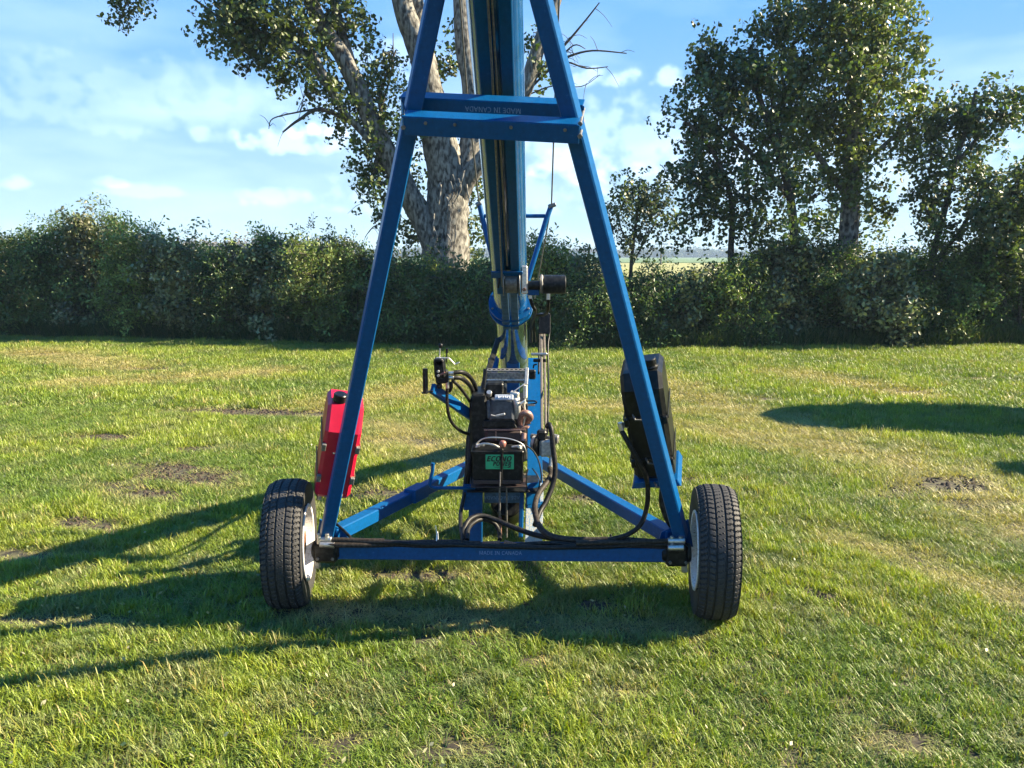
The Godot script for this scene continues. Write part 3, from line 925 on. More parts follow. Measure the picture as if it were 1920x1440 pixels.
	# --- poplars on the right
	var specs := [
		{"label": "tallest leafy poplar with dark trunk among the poplars over the hedge", 
			"limbs": [[[Vector3(7.654, 0.891, -17.600), Vector3(7.567, 2.440, -17.600), Vector3(7.529, 3.945, -17.600), Vector3(7.461, 5.518, -17.600), Vector3(7.403, 6.937, -17.600), Vector3(7.331, 8.837, -17.600)], 0.26, 0.10], [[Vector3(7.572, 3.024, -17.600), Vector3(6.767, 3.921, -17.400), Vector3(6.094, 4.799, -17.300), Vector3(5.654, 5.866, -17.200)], 0.08, 0.03], [[Vector3(7.520, 4.400, -17.600), Vector3(7.991, 5.277, -17.500), Vector3(8.351, 5.912, -17.400)], 0.07, 0.03], [[Vector3(7.554, 3.602, -17.600), Vector3(8.140, 4.259, -17.400), Vector3(8.633, 4.689, -17.300)], 0.06, 0.03]],
			"lobes": [[Vector3(7.128, 6.684, -17.086), 1.05, 0.9, 330], [Vector3(6.423, 6.438, -16.953), 0.85, 0.9, 250], [Vector3(7.886, 6.517, -17.246), 0.75, 0.9, 200], [Vector3(7.067, 5.501, -17.005), 1.3, 0.8, 360], [Vector3(8.128, 5.694, -16.917), 0.6, 0.7, 130], [Vector3(6.259, 5.554, -17.252), 0.9, 0.8, 240], [Vector3(8.039, 4.765, -17.768), 1.1, 0.7, 270], [Vector3(6.944, 4.520, -17.650), 1.2, 0.8, 300], [Vector3(8.898, 4.853, -17.615), 0.45, 0.5, 80], [Vector3(5.900, 4.760, -17.072), 0.8, 0.7, 170], [Vector3(7.711, 3.694, -17.387), 1.1, 0.7, 210], [Vector3(7.069, 7.734, -17.127), 1.3, 0.8, 260], [Vector3(5.869, 6.874, -17.023), 0.4, 0.5, 60], [Vector3(8.034, 7.061, -16.956), 0.45, 0.6, 70], [Vector3(6.551, 3.437, -17.064), 0.8, 0.5, 120], [Vector3(7.610, 2.565, -17.777), 0.9, 0.6, 120]],
			"tone": Color(0.115, 0.155, 0.05), "seed": 51},
		{"label": "broad dark poplar leaning out over the hedge beside the small tree", 
			"limbs": [[[Vector3(6.220, 0.696, -16.900), Vector3(6.113, 2.077, -16.900), Vector3(5.932, 3.200, -16.900), Vector3(5.495, 4.284, -16.800), Vector3(5.109, 5.246, -16.800), Vector3(4.900, 6.086, -16.800)], 0.13, 0.04], [[Vector3(4.748, 0.479, -16.700), Vector3(4.684, 1.850, -16.700), Vector3(4.654, 2.964, -16.700), Vector3(4.225, 3.934, -16.600), Vector3(3.623, 4.557, -16.500)], 0.09, 0.03], [[Vector3(5.938, 3.089, -16.900), Vector3(5.151, 3.838, -16.700), Vector3(4.308, 4.574, -16.600)], 0.06, 0.03], [[Vector3(5.855, 3.532, -16.900), Vector3(5.460, 4.927, -16.800), Vector3(5.302, 5.772, -16.800)], 0.06, 0.03]],
			"lobes": [[Vector3(4.068, 5.973, -16.979), 0.3, 0.45, 110], [Vector3(4.340, 5.491, -16.957), 0.45, 0.5, 120], [Vector3(5.002, 6.071, -16.950), 0.6, 0.6, 140], [Vector3(4.808, 5.154, -16.343), 0.8, 0.7, 200], [Vector3(4.267, 4.656, -16.460), 0.75, 0.6, 170], [Vector3(3.630, 4.549, -16.777), 0.5, 0.45, 80], [Vector3(3.308, 4.781, -16.882), 0.2, 0.2, 16], [Vector3(4.214, 3.984, -17.005), 0.75, 0.6, 170], [Vector3(5.235, 4.207, -17.030), 0.9, 0.7, 220], [Vector3(3.720, 3.307, -16.237), 0.55, 0.55, 120], [Vector3(4.632, 3.299, -16.756), 0.8, 0.6, 170], [Vector3(3.882, 2.638, -16.822), 0.5, 0.5, 90], [Vector3(5.503, 3.290, -16.656), 0.7, 0.6, 110], [Vector3(5.776, 2.398, -16.328), 0.7, 0.6, 90], [Vector3(4.976, 2.408, -16.624), 0.6, 0.5, 80], [Vector3(5.304, 6.245, -16.239), 0.5, 0.5, 90]],
			"tone": Color(0.062, 0.098, 0.034), "seed": 52},
		{"label": "slender poplar with open spreading crown beside the tallest poplar", 
			"limbs": [[[Vector3(9.136, 0.454, -17.000), Vector3(9.149, 1.620, -17.000), Vector3(9.336, 2.759, -17.000), Vector3(9.471, 3.763, -17.000), Vector3(9.671, 4.639, -17.000), Vector3(9.777, 5.286, -17.000)], 0.09, 0.03], [[Vector3(9.149, 1.620, -17.000), Vector3(9.610, 2.304, -16.900), Vector3(10.141, 3.311, -16.900)], 0.05, 0.03], [[Vector3(9.471, 3.763, -17.000), Vector3(10.019, 4.515, -16.900), Vector3(10.547, 4.838, -16.900)], 0.04, 0.02]],
			"lobes": [[Vector3(9.807, 4.943, -17.185), 0.55, 0.5, 100], [Vector3(9.287, 4.604, -17.115), 0.5, 0.4, 80], [Vector3(10.154, 4.767, -16.798), 0.5, 0.4, 80], [Vector3(10.445, 4.724, -16.550), 0.3, 0.25, 30], [Vector3(9.878, 4.059, -17.159), 0.75, 0.6, 170], [Vector3(8.845, 3.962, -16.822), 0.5, 0.5, 90], [Vector3(9.356, 3.331, -17.132), 0.7, 0.5, 120], [Vector3(10.167, 3.103, -17.098), 0.5, 0.5, 80], [Vector3(8.862, 2.746, -16.758), 0.6, 0.6, 90], [Vector3(9.522, 2.409, -16.664), 0.6, 0.5, 70]],
			"tone": Color(0.066, 0.102, 0.036), "seed": 53},
		{"label": "small round-topped young tree standing alone above the low hedge", 
			"limbs": [[[Vector3(2.419, 0.537, -16.000), Vector3(2.441, 1.416, -16.000), Vector3(2.487, 2.173, -16.000), Vector3(2.557, 2.812, -16.000), Vector3(2.566, 3.286, -16.000)], 0.05, 0.02], [[Vector3(2.457, 1.633, -16.000), Vector3(2.727, 2.173, -16.000), Vector3(2.914, 2.493, -16.000)], 0.02, 0.012], [[Vector3(2.471, 1.958, -16.000), Vector3(2.231, 2.387, -16.000), Vector3(2.170, 2.706, -16.000)], 0.02, 0.012]],
			"lobes": [[Vector3(2.514, 3.116, -15.849), 0.4, 0.3, 60], [Vector3(2.284, 2.741, -15.681), 0.45, 0.35, 80], [Vector3(2.769, 2.674, -15.411), 0.4, 0.35, 70], [Vector3(2.116, 2.372, -15.555), 0.25, 0.3, 40], [Vector3(2.788, 2.335, -16.063), 0.35, 0.25, 44]],
			"tone": Color(0.082, 0.112, 0.045), "seed": 54},
		{"label": "bushy poplar with many thin stems at the hedge end beside the slender poplar", 
			"limbs": [[[Vector3(10.590, 0.487, -16.600), Vector3(10.551, 1.400, -16.600), Vector3(10.558, 2.407, -16.600), Vector3(10.577, 3.285, -16.600)], 0.07, 0.03], [[Vector3(10.958, 0.487, -16.600), Vector3(10.869, 1.625, -16.600), Vector3(10.917, 2.738, -16.600)], 0.05, 0.02]],
			"lobes": [[Vector3(10.138, 3.120, -15.893), 0.55, 0.45, 110], [Vector3(9.926, 2.595, -15.896), 0.5, 0.5, 110], [Vector3(10.959, 2.622, -16.476), 0.6, 0.6, 120], [Vector3(10.361, 1.959, -16.130), 0.6, 0.5, 110], [Vector3(11.268, 3.266, -16.385), 0.8, 0.8, 140]],
			"tone": Color(0.085, 0.12, 0.042), "seed": 55}]
	for s in specs:
		var foot: Vector3 = s.limbs[0][0][0]
		foot.y = 0.0
		t = thing("poplar_tree" if s.seed != 54 else "young_tree", s.label, "tree", foot)
		rng.seed = s.seed
		wood = []
		var k := 0
		for l in s.limbs:
			var pts: Array = l[0]
			if k == 0 or pts[0].y < 0.9:
				pts.push_front(Vector3(pts[0].x, -0.2, pts[0].z))
			wood.append(limb(t, "trunk" if k == 0 else "limb", pts, l[1], l[2], k + s.seed, mat.bark if s.seed == 51 else mat.twig))
			k += 1
		lobes = []
		for l in s.lobes:
			lobes.append([l[0], Vector3(l[1], l[2], maxf(l[1], l[2]) * 0.9), l[3] * (0.85 if s.seed < 54 else 1.3)])
		crown(t, wood, lobes, poplar, s.tone, 0.24, rng, 0.17, 1.0 if s.seed != 54 else 0.7, 8)



# ------------------------------------------------------------------ hedge
var hedge_spots := [[-25.56, -20.42, 2.54], [-24.43, -19.95, 2.52], [-24.30, -20.27, 2.53], [-23.00, -19.61, 2.51], [-23.07, -20.12, 2.53], [-21.48, -19.28, 2.50], [-22.06, -20.34, 2.54], [-20.13, -18.99, 2.50], [-20.83, -20.14, 2.54], [-19.05, -18.99, 2.50], [-19.17, -19.64, 2.52], [-17.76, -18.74, 2.49], [-18.30, -19.98, 2.54], [-16.79, -19.06, 2.51], [-16.30, -19.27, 2.51], [-15.64, -19.08, 2.51], [-15.27, -19.41, 2.52], [-14.08, -18.72, 2.50], [-13.80, -19.20, 2.52], [-12.83, -18.49, 2.49], [-12.81, -19.16, 2.52], [-11.59, -18.28, 2.42], [-11.47, -18.76, 2.37], [-10.76, -18.40, 2.57], [-10.43, -18.74, 2.77], [-9.76, -18.36, 2.85], [-9.32, -18.51, 2.89], [-8.45, -17.58, 2.59], [-8.53, -18.66, 2.21], [-7.51, -17.41, 2.40], [-7.34, -18.20, 2.13], [-6.35, -17.26, 2.14], [-6.20, -18.34, 2.09], [-5.46, -17.64, 2.25], [-4.98, -17.79, 2.42], [-4.24, -16.80, 2.18], [-3.93, -17.58, 2.38], [-3.25, -17.08, 2.13], [-2.77, -17.20, 1.96], [-2.22, -16.49, 1.88], [-1.87, -17.14, 1.78], [-1.22, -16.21, 1.63], [-0.89, -17.38, 1.66], [-0.35, -16.57, 1.81], [0.12, -17.16, 2.14], [0.63, -16.28, 2.31], [1.19, -16.85, 2.01], [1.52, -15.93, 1.59], [2.23, -17.15, 1.51], [2.64, -16.05, 1.55], [3.35, -17.12, 1.60], [3.73, -16.39, 1.53], [4.38, -17.05, 1.57], [4.63, -16.07, 1.84], [5.56, -17.28, 2.19], [5.72, -16.56, 2.26], [6.52, -17.14, 2.23], [6.70, -16.58, 2.28], [7.48, -17.42, 2.06], [7.44, -16.13, 2.04], [8.41, -17.29, 2.03], [8.61, -16.66, 2.01], [9.43, -17.13, 2.13], [9.69, -16.87, 2.09], [10.53, -17.63, 2.16], [10.48, -16.88, 2.31], [11.58, -17.73, 2.44], [11.62, -17.02, 2.42], [12.52, -17.67, 2.44], [12.58, -17.10, 2.42], [13.53, -17.62, 2.44], [13.26, -16.62, 2.41], [14.59, -17.77, 2.45], [14.65, -17.23, 2.43], [15.46, -17.55, 2.44], [15.67, -17.25, 2.43], [16.46, -17.55, 2.44], [16.88, -17.37, 2.43], [17.89, -17.97, 2.45], [17.83, -17.42, 2.43], [18.74, -17.84, 2.45], [19.01, -17.61, 2.44], [19.69, -17.84, 2.45], [20.01, -17.64, 2.44], [21.11, -18.13, 2.46], [21.14, -17.65, 2.44], [22.60, -18.51, 2.47]]   # x, z, height
var lawn_edge := [[-24.56, -19.00], [-11.84, -17.73], [-5.32, -16.61], [0.43, -15.36], [5.85, -15.54], [10.72, -16.01], [21.57, -16.83]]      # x, z


func edge_z(x: float) -> float:
	for i in lawn_edge.size() - 1:
		if x <= lawn_edge[i + 1][0]:
			return lerpf(lawn_edge[i][1], lawn_edge[i + 1][1], clampf((x - lawn_edge[i][0]) / (lawn_edge[i + 1][0] - lawn_edge[i][0]), 0.0, 1.0))
	return lawn_edge[-1][1]


func build_hedge() -> void:
	var rng := RandomNumberGenerator.new()
	rng.seed = 808
	var small := [sprig(11, 0.32, 0.080, 0.42, 3, 0.0), sprig(9, 0.26, 0.074, 0.50, 4, 0.1)]
	var broad := [sprig(9, 0.26, 0.096, 0.60, 5, 0.2), sprig(8, 0.22, 0.088, 0.66, 6, 0.25)]
	var kinds := [
		[Color(0.085, 0.142, 0.045), "dark green shrub", "dark green shrubs"],
		[Color(0.155, 0.215, 0.055), "yellow-green leafy shrub", "yellow-green shrubs"],
		[Color(0.145, 0.17, 0.085), "grey-green broad-leaved shrub", "grey-green shrubs"]]
	var order := [0, 1, 0, 2, 0, 0, 1, 2, 0, 1, 0, 0, 2]
	var i := 0
	for s in hedge_spots:
		var kind: int = order[i % order.size()]
		var h: float = s[2]
		var b := Vector3(s[0], 0, s[1])
		var where := "in the open hedge along the field"
		if b.x > 4.2:
			where = "in the hedge under the tall poplars"
		elif b.x > 1.2:
			where = "in the low hedge round the small young tree"
		elif b.x > -2.6:
			where = "in the hedge round the old poplar trunk"
		var t := thing("shrub", kinds[kind][1] + " " + where, "shrub", b, kinds[kind][2] + " " + where)
		var wood := []
		for k in 6:
			var a := rng.randf() * TAU
			var spread := rng.randf_range(0.15, 0.6)
			var tip := b + Vector3(cos(a) * spread, h * rng.randf_range(0.65, 0.95), sin(a) * spread)
			var foot := b + Vector3(cos(a), 0, sin(a)) * spread * 0.25
			foot.y = -0.05
			var line := Mb.smooth([foot, foot.lerp(tip, 0.5) + Vector3(rng.randfn(), 0, rng.randfn()) * 0.06, tip], 4)
			part("stem", nb().tube(line, rng.randf_range(0.012, 0.022), 5, 0.006), mat.twig, t)
			wood.append(line)
		var lobes := []
		var n := int(9.0 + h * 5.0)
		var fat := rng.randf_range(0.75, 1.25)
		for k in n:
			var f := (k + 0.5) / n
			var w := 0.62 * fat * (1.0 - 0.5 * pow(f, 2.0))
			lobes.append([b + Vector3(rng.randf_range(-1, 1) * w, 0.15 + f * (h - 0.42), rng.randf_range(-0.7, 1.15) * w), Vector3(0.24, 0.17, 0.24) * rng.randf_range(0.7, 1.3), 36])
		for k in 12:    # upright shoots with leaves all along
			var a := b + Vector3(rng.randf_range(-0.6, 0.6), h * rng.randf_range(0.35, 0.98), rng.randf_range(-0.1, 0.75) * fat)
			lobes.append([a, Vector3(0.05, 0.24, 0.05), 9])
		crown(t, wood, lobes, broad if kind == 2 else small, kinds[kind][0] * rng.randf_range(0.75, 1.35), 0.34, rng, 0.085, 1.0, 6)
		i += 1
	# uncut grass along the foot of the hedge
	var clump := grass_clump(16, 0.10, 0.46, 0.007, 71, 0.5)
	var xf: Array[Transform3D] = []
	var cols := PackedColorArray()
	for k in 14000:
		var x := rng.randf_range(-24.0, 22.0)
		var q := rng.randf()
		var z := edge_z(x) - 0.04 - 1.15 * q * q
		var sc := rng.randf_range(0.55, 1.25) * (0.6 + 0.4 * clampf(q * 3.0, 0.0, 1.0))
		xf.append(Transform3D(Basis(Vector3.UP, rng.randf() * TAU).scaled(Vector3(1.0, sc, 1.0)), Vector3(x, -0.01, z)))
		var v := rng.randf_range(0.6, 1.3)
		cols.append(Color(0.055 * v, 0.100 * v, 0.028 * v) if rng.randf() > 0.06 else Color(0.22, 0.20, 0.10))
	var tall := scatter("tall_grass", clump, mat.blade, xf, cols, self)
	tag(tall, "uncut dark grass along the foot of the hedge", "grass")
	tall.set_meta("kind", "stuff")


# ------------------------------------------------------------------ the auger
func tc(d: float) -> Vector3:      # centre line of the tube at distance d down the yard
	return Vector3(-0.07 + 0.0293 * (d - 3.27), 4.95 - 0.64 * d, -d)


func build_auger() -> void:
	var base := Vector3(0, 0, -4.0)
	var t := thing("grain_auger", "blue self-propelled grain auger with small engine and two wheels on the lawn", "grain auger", base)
	var dn := Vector3(0, -0.842, 0.539)             # square to the tube, downward
	var ax := (tc(6.0) - tc(3.0)).normalized()
	var side := Vector3.RIGHT
	# tube in flanged lengths, painted; the lower length is worn bright
	part("auger_tube", nb().tube(PackedVector3Array([tc(-3.4), tc(0.0), tc(2.0), tc(5.36)]), 0.115, 40), mat.tube_blue, t)
	part("lower_tube", nb().tube(PackedVector3Array([tc(5.40), tc(6.3), tc(7.15)]), 0.112, 40), mat.tube_shiny, t)
	for d in [5.335, 5.395]:
		var fl := part("flange", nb().lathe([[0.0, 0.10], [0.0, 0.150], [0.003, 0.153], [0.014, 0.153], [0.017, 0.150], [0.017, 0.10]], Transform3D(Mb.along(tc(4.0), tc(5.0), Vector3.UP), tc(d)), 40), mat.blue, t)
		for k in 8:
			var a := TAU * (k + 0.5) / 8.0
			var bs := Mb.along(tc(4.0), tc(5.0), Vector3.UP)
			var p := tc(d) + (bs.x * cos(a) + bs.y * sin(a)) * 0.134 - bs.z * 0.008
			part("bolt", nb().rod(p, p + bs.z * 0.034, 0.008, 6), mat.dull_steel, fl)
	# intake: open flighting in a cage of rods
	var fli := nb()
	for k in 70:
		var d0 := 7.1 + 0.45 * k / 70.0
		var d1 := 7.1 + 0.45 * (k + 1) / 70.0
		var a0 := k * 0.36
		var a1 := (k + 1) * 0.36
		var up := ax.cross(side).normalized()
		var r0 := side * cos(a0) + up * sin(a0)
		var r1 := side * cos(a1) + up * sin(a1)
		fli.quad(tc(d0) + r0 * 0.02, tc(d0) + r0 * 0.10, tc(d1) + r1 * 0.10, tc(d1) + r1 * 0.02, ax)
	fli.rod(tc(7.0), tc(7.58), 0.024)
	part("flighting", fli, mat.flight_steel, t)
	for k in 8:
		var a := TAU * k / 8.0
		var up := ax.cross(side).normalized()
		var o := (side * cos(a) + up * sin(a)) * 0.124
		part("cage_rod", nb().rod(tc(7.05) + o, tc(7.52) + o, 0.007, 6), mat.blue, t)
	part("cage_ring", nb().lathe([[0.0, 0.116], [0.0, 0.134], [0.02, 0.134], [0.02, 0.116], [0.0, 0.116]], Transform3D(Mb.along(tc(6.0), tc(7.0), Vector3.UP), tc(7.5)), 32), mat.blue, t)
	# track rails under the tube, with the lift cable between them
	for s in [-1.0, 1.0]:
		var o: Vector3 = dn * 0.146 + side * 0.046 * s
		part("track_rail", nb().bar(tc(-1.5) + o, tc(5.0) + o, 0.056, 0.044, dn, 0.005).bar(tc(-1.5) + dn * 0.124 + side * 0.020 * s, tc(5.0) + dn * 0.124 + side * 0.020 * s, 0.006, 0.034, dn, 0.001), mat.blue, t)
		part("track_rail", nb().bar(tc(4.95) + dn * 0.150 + side * 0.031 * s, tc(5.46) + dn * 0.132 + side * 0.031 * s, 0.048, 0.012, dn, 0.003), mat.blue_dull, t)
	part("rail_end_plate", nb().bar(tc(4.78) + dn * 0.18 - side * 0.10, tc(4.78) + dn * 0.18 + side * 0.09, 0.012, 0.065, Vector3(0, 0.6, 0.8), 0.004), mat.blue, t)
	part("lift_cable", nb().tube(PackedVector3Array([tc(-1.0) + dn * 0.182 - side * 0.012, tc(3.4) + dn * 0.182 - side * 0.016, tc(4.84) + dn * 0.22 - side * 0.035]), 0.005, 6), mat.dull_steel, t)
	part("lift_cable", nb().tube(PackedVector3Array([tc(-1.0) + dn * 0.176 - side * 0.002, tc(4.7) + dn * 0.176 + side * 0.000]), 0.0045, 6), mat.dull_steel, t)
	build_winch(t)
	build_truss(t)
	build_frame(t)
	build_wheels(t)
	build_tanks(t)
	build_engine(t)
	build_controls(t)
	build_hoses(t)


func build_winch(t: Node3D) -> void:
	var d := 4.07
	var w := group_part("winch", t)
	var a := Vector3(-0.046, 1.689, -4.730)
	var b := Vector3(0.039, 1.689, -4.730)
	var x := (b - a).normalized()
	part("drum", nb().rod(a, b, 0.052, 24), mat.dull_steel, w)
	var coil := PackedVector3Array()
	for k in 190:
		var f := k / 189.0
		coil.append(a.lerp(b, 0.08 + 0.84 * (absf(fmod(f * 2.0, 2.0) - 1.0))) + Vector3(0, cos(k * 0.62), sin(k * 0.62)) * (0.057 + 0.004 * f))
	part("cable_coil", nb().tube(coil, 0.0048, 5), mat.dull_steel, w)
	for s in [[943, 0.0], [974, 0.0]]:
		var c: Vector3 = a - x * 0.006 if s[0] == 943 else b + x * 0.006
		part("drum_cheek", nb().lathe([[0.0, 0.0], [0.0, 0.077], [0.004, 0.079], [0.008, 0.077], [0.008, 0.0]], Transform3D(Basis(Vector3.UP, Vector3.BACK, x), c - x * 0.004), 28), mat.dull_steel, w)
	# bright folded bracket on the sunny side and its foot
	part("bracket", nb().bar(Vector3(0.074, 1.793, -4.710), Vector3(0.075, 1.622, -4.710), 0.042, 0.075, Vector3.BACK, 0.008), mat.steel, w)
	part("bracket", nb().bar(Vector3(-0.069, 1.769, -4.760), Vector3(-0.085, 1.656, -4.760), 0.012, 0.05, Vector3.BACK, 0.003), mat.black, w)
	part("bolt", nb().rod(Vector3(0.074, 1.650, -4.660), Vector3(0.074, 1.651, -4.650), 0.012, 6), mat.rust, w)
	part("bolt", nb().rod(Vector3(-0.064, 1.723, -4.690), Vector3(-0.042, 1.723, -4.690), 0.010, 8), mat.steel, w)
	# hydraulic motor: shaft housing, flange, drum-shaped body
	part("motor_shaft", nb().rod(Vector3(0.091, 1.674, -4.710), Vector3(0.169, 1.674, -4.710), 0.028), mat.black, w)
	part("motor_flange", nb().rod(Vector3(0.169, 1.684, -4.710), Vector3(0.188, 1.684, -4.710), 0.066, 6), mat.dull_steel, w)
	part("motor_body", nb().lathe([[0.0, 0.0], [0.0, 0.054], [0.004, 0.057], [0.132, 0.057], [0.138, 0.050], [0.138, 0.0]], Transform3D(Basis(Vector3.UP, Vector3.BACK, x), Vector3(0.188, 1.680, -4.710)), 32), mat.black, w)
	part("motor_mount", nb().box(Transform3D(Basis(), Vector3(0.130, 1.638, -4.730)), Vector3(0.072, 0.048, 0.05), 0.004), mat.blue, w)
	part("port_fitting", nb().rod(Vector3(0.221, 1.632, -4.710), Vector3(0.221, 1.587, -4.710), 0.013, 8), mat.steel, w)
	part("port_fitting", nb().rod(Vector3(0.111, 1.618, -4.730), Vector3(0.111, 1.592, -4.730), 0.013, 8), mat.steel, w)
	part("hose", nb().hose([Vector3(0.221, 1.593, -4.710), Vector3(0.221, 1.525, -4.760), Vector3(0.204, 1.481, -4.910), Vector3(0.158, 1.463, -5.060), Vector3(0.151, 1.403, -5.450), Vector3(0.172, 1.218, -5.750)], 0.011), mat.hose, w)
	part("hose", nb().hose([Vector3(0.111, 1.599, -4.730), Vector3(0.125, 1.552, -4.750), Vector3(0.146, 1.512, -4.810), Vector3(0.147, 1.463, -5.060), Vector3(0.139, 1.356, -5.550), Vector3(0.145, 1.212, -5.800)], 0.011), mat.hose, w)
	# pale pad between the flange and the rails on the shady side
	part("bracket", nb().bar(Vector3(-0.096, 1.687, -5.010), Vector3(-0.083, 1.512, -5.210), 0.022, 0.02, Vector3.BACK, 0.004), mat.cream, w)


func build_truss(t: Node3D) -> void:
	# spreader over the tube that carries the two truss cables
	part("spreader_arm", nb().tube(PackedVector3Array([Vector3(0.099, 1.676, -5.120), Vector3(0.224, 2.085, -5.160), Vector3(0.259, 2.181, -5.170)]), 0.017, 12), mat.blue, t)
	part("spreader_arm", nb().tube(PackedVector3Array([Vector3(-0.112, 1.781, -5.120), Vector3(-0.169, 1.989, -5.160), Vector3(-0.217, 2.195, -5.170)]), 0.017, 12), mat.blue, t)
	part("spreader_tie", nb().rod(Vector3(-0.182, 2.109, -5.165), Vector3(0.217, 2.109, -5.165), 0.013), mat.blue, t)
	part("cable_clamp", nb().rod(Vector3(0.238, 2.167, -5.160), Vector3(0.286, 2.184, -5.160), 0.014, 8), mat.dull_steel, t)
	part("cable_clamp", nb().rod(Vector3(-0.237, 2.181, -5.160), Vector3(-0.202, 2.194, -5.160), 0.014, 8), mat.dull_steel, t)
	part("truss_cable", nb().tube(PackedVector3Array([Vector3(0.259, 2.178, -5.170), Vector3(0.223, 2.619, -4.200), Vector3(0.206, 2.956, -3.600), Vector3(0.198, 3.081, -3.350)]), 0.0048, 6), mat.dull_steel, t)
	part("truss_cable", nb().tube(PackedVector3Array([Vector3(-0.217, 2.195, -5.170), Vector3(-0.233, 2.672, -4.200), Vector3(-0.229, 2.956, -3.600), Vector3(-0.226, 3.081, -3.350)]), 0.0048, 6), mat.dull_steel, t)
	part("truss_cable", nb().tube(PackedVector3Array([Vector3(0.259, 2.178, -5.170), Vector3(0.229, 1.925, -5.600), Vector3(0.177, 1.518, -6.100)]), 0.0048, 6), mat.dull_steel, t)


func build_frame(t: Node3D) -> void:
	# A-frame legs, square tube
	var l0 := Vector3(-0.994, 0.373, -3.930)
	var l1 := Vector3(-0.300, 2.830, -3.190)
	var r0 := Vector3(0.873, 0.426, -3.790)
	var r1 := Vector3(0.108, 2.778, -3.020)
	var up := (l1 - l0).normalized()
	part("frame_leg", nb().bar(l0, l0 + (l1 - l0) * 1.16, 0.067, 0.067, Vector3(0.33, 0, 0.94), 0.006), mat.blue, t)
	part("frame_leg", nb().bar(r0, r0 + (r1 - r0) * 1.16, 0.068, 0.068, Vector3(-0.44, 0, 0.90), 0.006), mat.blue, t)
	var ltop := l0 + (l1 - l0) * 1.12
	var rtop := r0 + (r1 - r0) * 1.12
	part("top_pin", nb().rod(ltop - Vector3(0.06, 0, 0), rtop + Vector3(0.06, 0, 0), 0.02), mat.steel, t)
	# two clamped angle irons across the legs
	# the corner of each angle points at the yard, one leaf up and one leaf down
	var fa := Vector3(-0.430, 2.392, -3.170)
	var fb := Vector3(0.257, 2.339, -3.040)
	var ba := Vector3(-0.464, 2.504, -3.370)
	var bb := Vector3(0.292, 2.446, -3.240)
	var n1 := Vector3(0, 0.87, 0.493)
	var n2 := Vector3(0, -0.493, 0.87)
	var bf := part("cross_beam", nb().bar(fa - n2 * 0.036, fb - n2 * 0.036, 0.072, 0.006, n1, 0.001).bar(fa - n1 * 0.036, fb - n1 * 0.036, 0.072, 0.006, n2, 0.001), mat.blue, t)
	var bk := part("cross_beam", nb().bar(ba - n2 * 0.036, bb - n2 * 0.036, 0.072, 0.006, n1, 0.001).bar(ba - n1 * 0.036, bb - n1 * 0.036, 0.072, 0.006, n2, 0.001), mat.blue, t)
	for f in [0.13, 0.30, 0.62, 0.92]:
		var p := fa.lerp(fb, f) - n1 * 0.018 + n2 * 0.003
		part("bolt", nb().rod(p, p + n2 * 0.008, 0.007, 6), mat.dull_steel, bf)
	for e in [[fa, ba, -0.012], [fb, bb, 0.012]]:
		for k in [0.01, -0.035]:
			var p: Vector3 = e[0] + Vector3(e[2] * 0.3, k, -0.02)
			var q: Vector3 = e[1] + Vector3(e[2] * 0.3, k - 0.01, -0.06)
			part("clamp_bolt", nb().rod(p, q, 0.006, 8).rod(p + (p - q).normalized() * 0.010, p, 0.010, 6), mat.dull_steel, bf)
	var bx := (bb - ba).normalized()
	letters("lettering", "MADE IN CANADA", 0.021, Transform3D(Basis(-bx, bx.cross(n2), n2).orthonormalized(), ba.lerp(bb, 0.51) - n1 * 0.032 + n2 * 0.0036), mat.faded_ink, bk, false)
	# axle beam
	var a0 := Vector3(-0.951, 0.292, -3.930)
	var a1 := Vector3(0.796, 0.333, -3.790)
	var axle := part("axle_beam", nb().bar(a0, a1, 0.08, 0.078, Vector3.UP, 0.006), mat.blue, t)
	var xx := (a1 - a0).normalized()
	letters("lettering", "MADE IN CANADA", 0.020, Transform3D(Basis(xx, Vector3.UP, xx.cross(Vector3.UP)), Vector3(-0.061, 0.320, -3.816)), mat.faded_ink, axle, false)
	# stub ends and motor housings
	for e in [[Vector3(-1.056, 0.293, -3.935), Vector3(-0.927, 0.297, -3.925)], [Vector3(0.791, 0.333, -3.790), Vector3(0.905, 0.337, -3.780)]]:
		var hm := part("wheel_motor", nb().bar(e[0], e[1], 0.115, 0.115, Vector3.UP, 0.014), mat.black, t)
		var dir: Vector3 = (e[1] - e[0]).normalized()
		var m: Vector3 = (e[0] + e[1]) * 0.5
		part("end_cap", nb().rod(m - dir * 0.075, m + dir * 0.075, 0.05, 20), mat.black, hm)
		for k in [-0.022, 0.022]:
			part("fitting", nb().rod(m + Vector3(k - 0.01, 0.05, 0.045), m + Vector3(k - 0.01, 0.09, 0.045), 0.014, 6).rod(m + Vector3(k - 0.01, 0.08, 0.045), m + Vector3(k - 0.01, 0.105, 0.045), 0.011, 8), mat.steel, hm)
		for k in [-0.04, 0.04]:
			part("bolt", nb().rod(m + Vector3(k, -0.03, 0.055), m + Vector3(k, -0.03, 0.066), 0.009, 6), mat.dull_steel, hm)
	# gussets where legs and arms meet the axle
	part("gusset", nb().prism([Vector2(-0.07, -0.05), Vector2(0.12, -0.05), Vector2(0.10, 0.03), Vector2(-0.04, 0.10)], 0.012, Transform3D(Basis(), Vector3(-0.998, 0.349, -3.980)), 0.002), mat.blue, t)
	part("gusset", nb().prism([Vector2(0.07, -0.05), Vector2(-0.12, -0.05), Vector2(-0.10, 0.03), Vector2(0.04, 0.10)], 0.012, Transform3D(Basis(), Vector3(0.880, 0.396, -3.840)), 0.002), mat.blue, t)
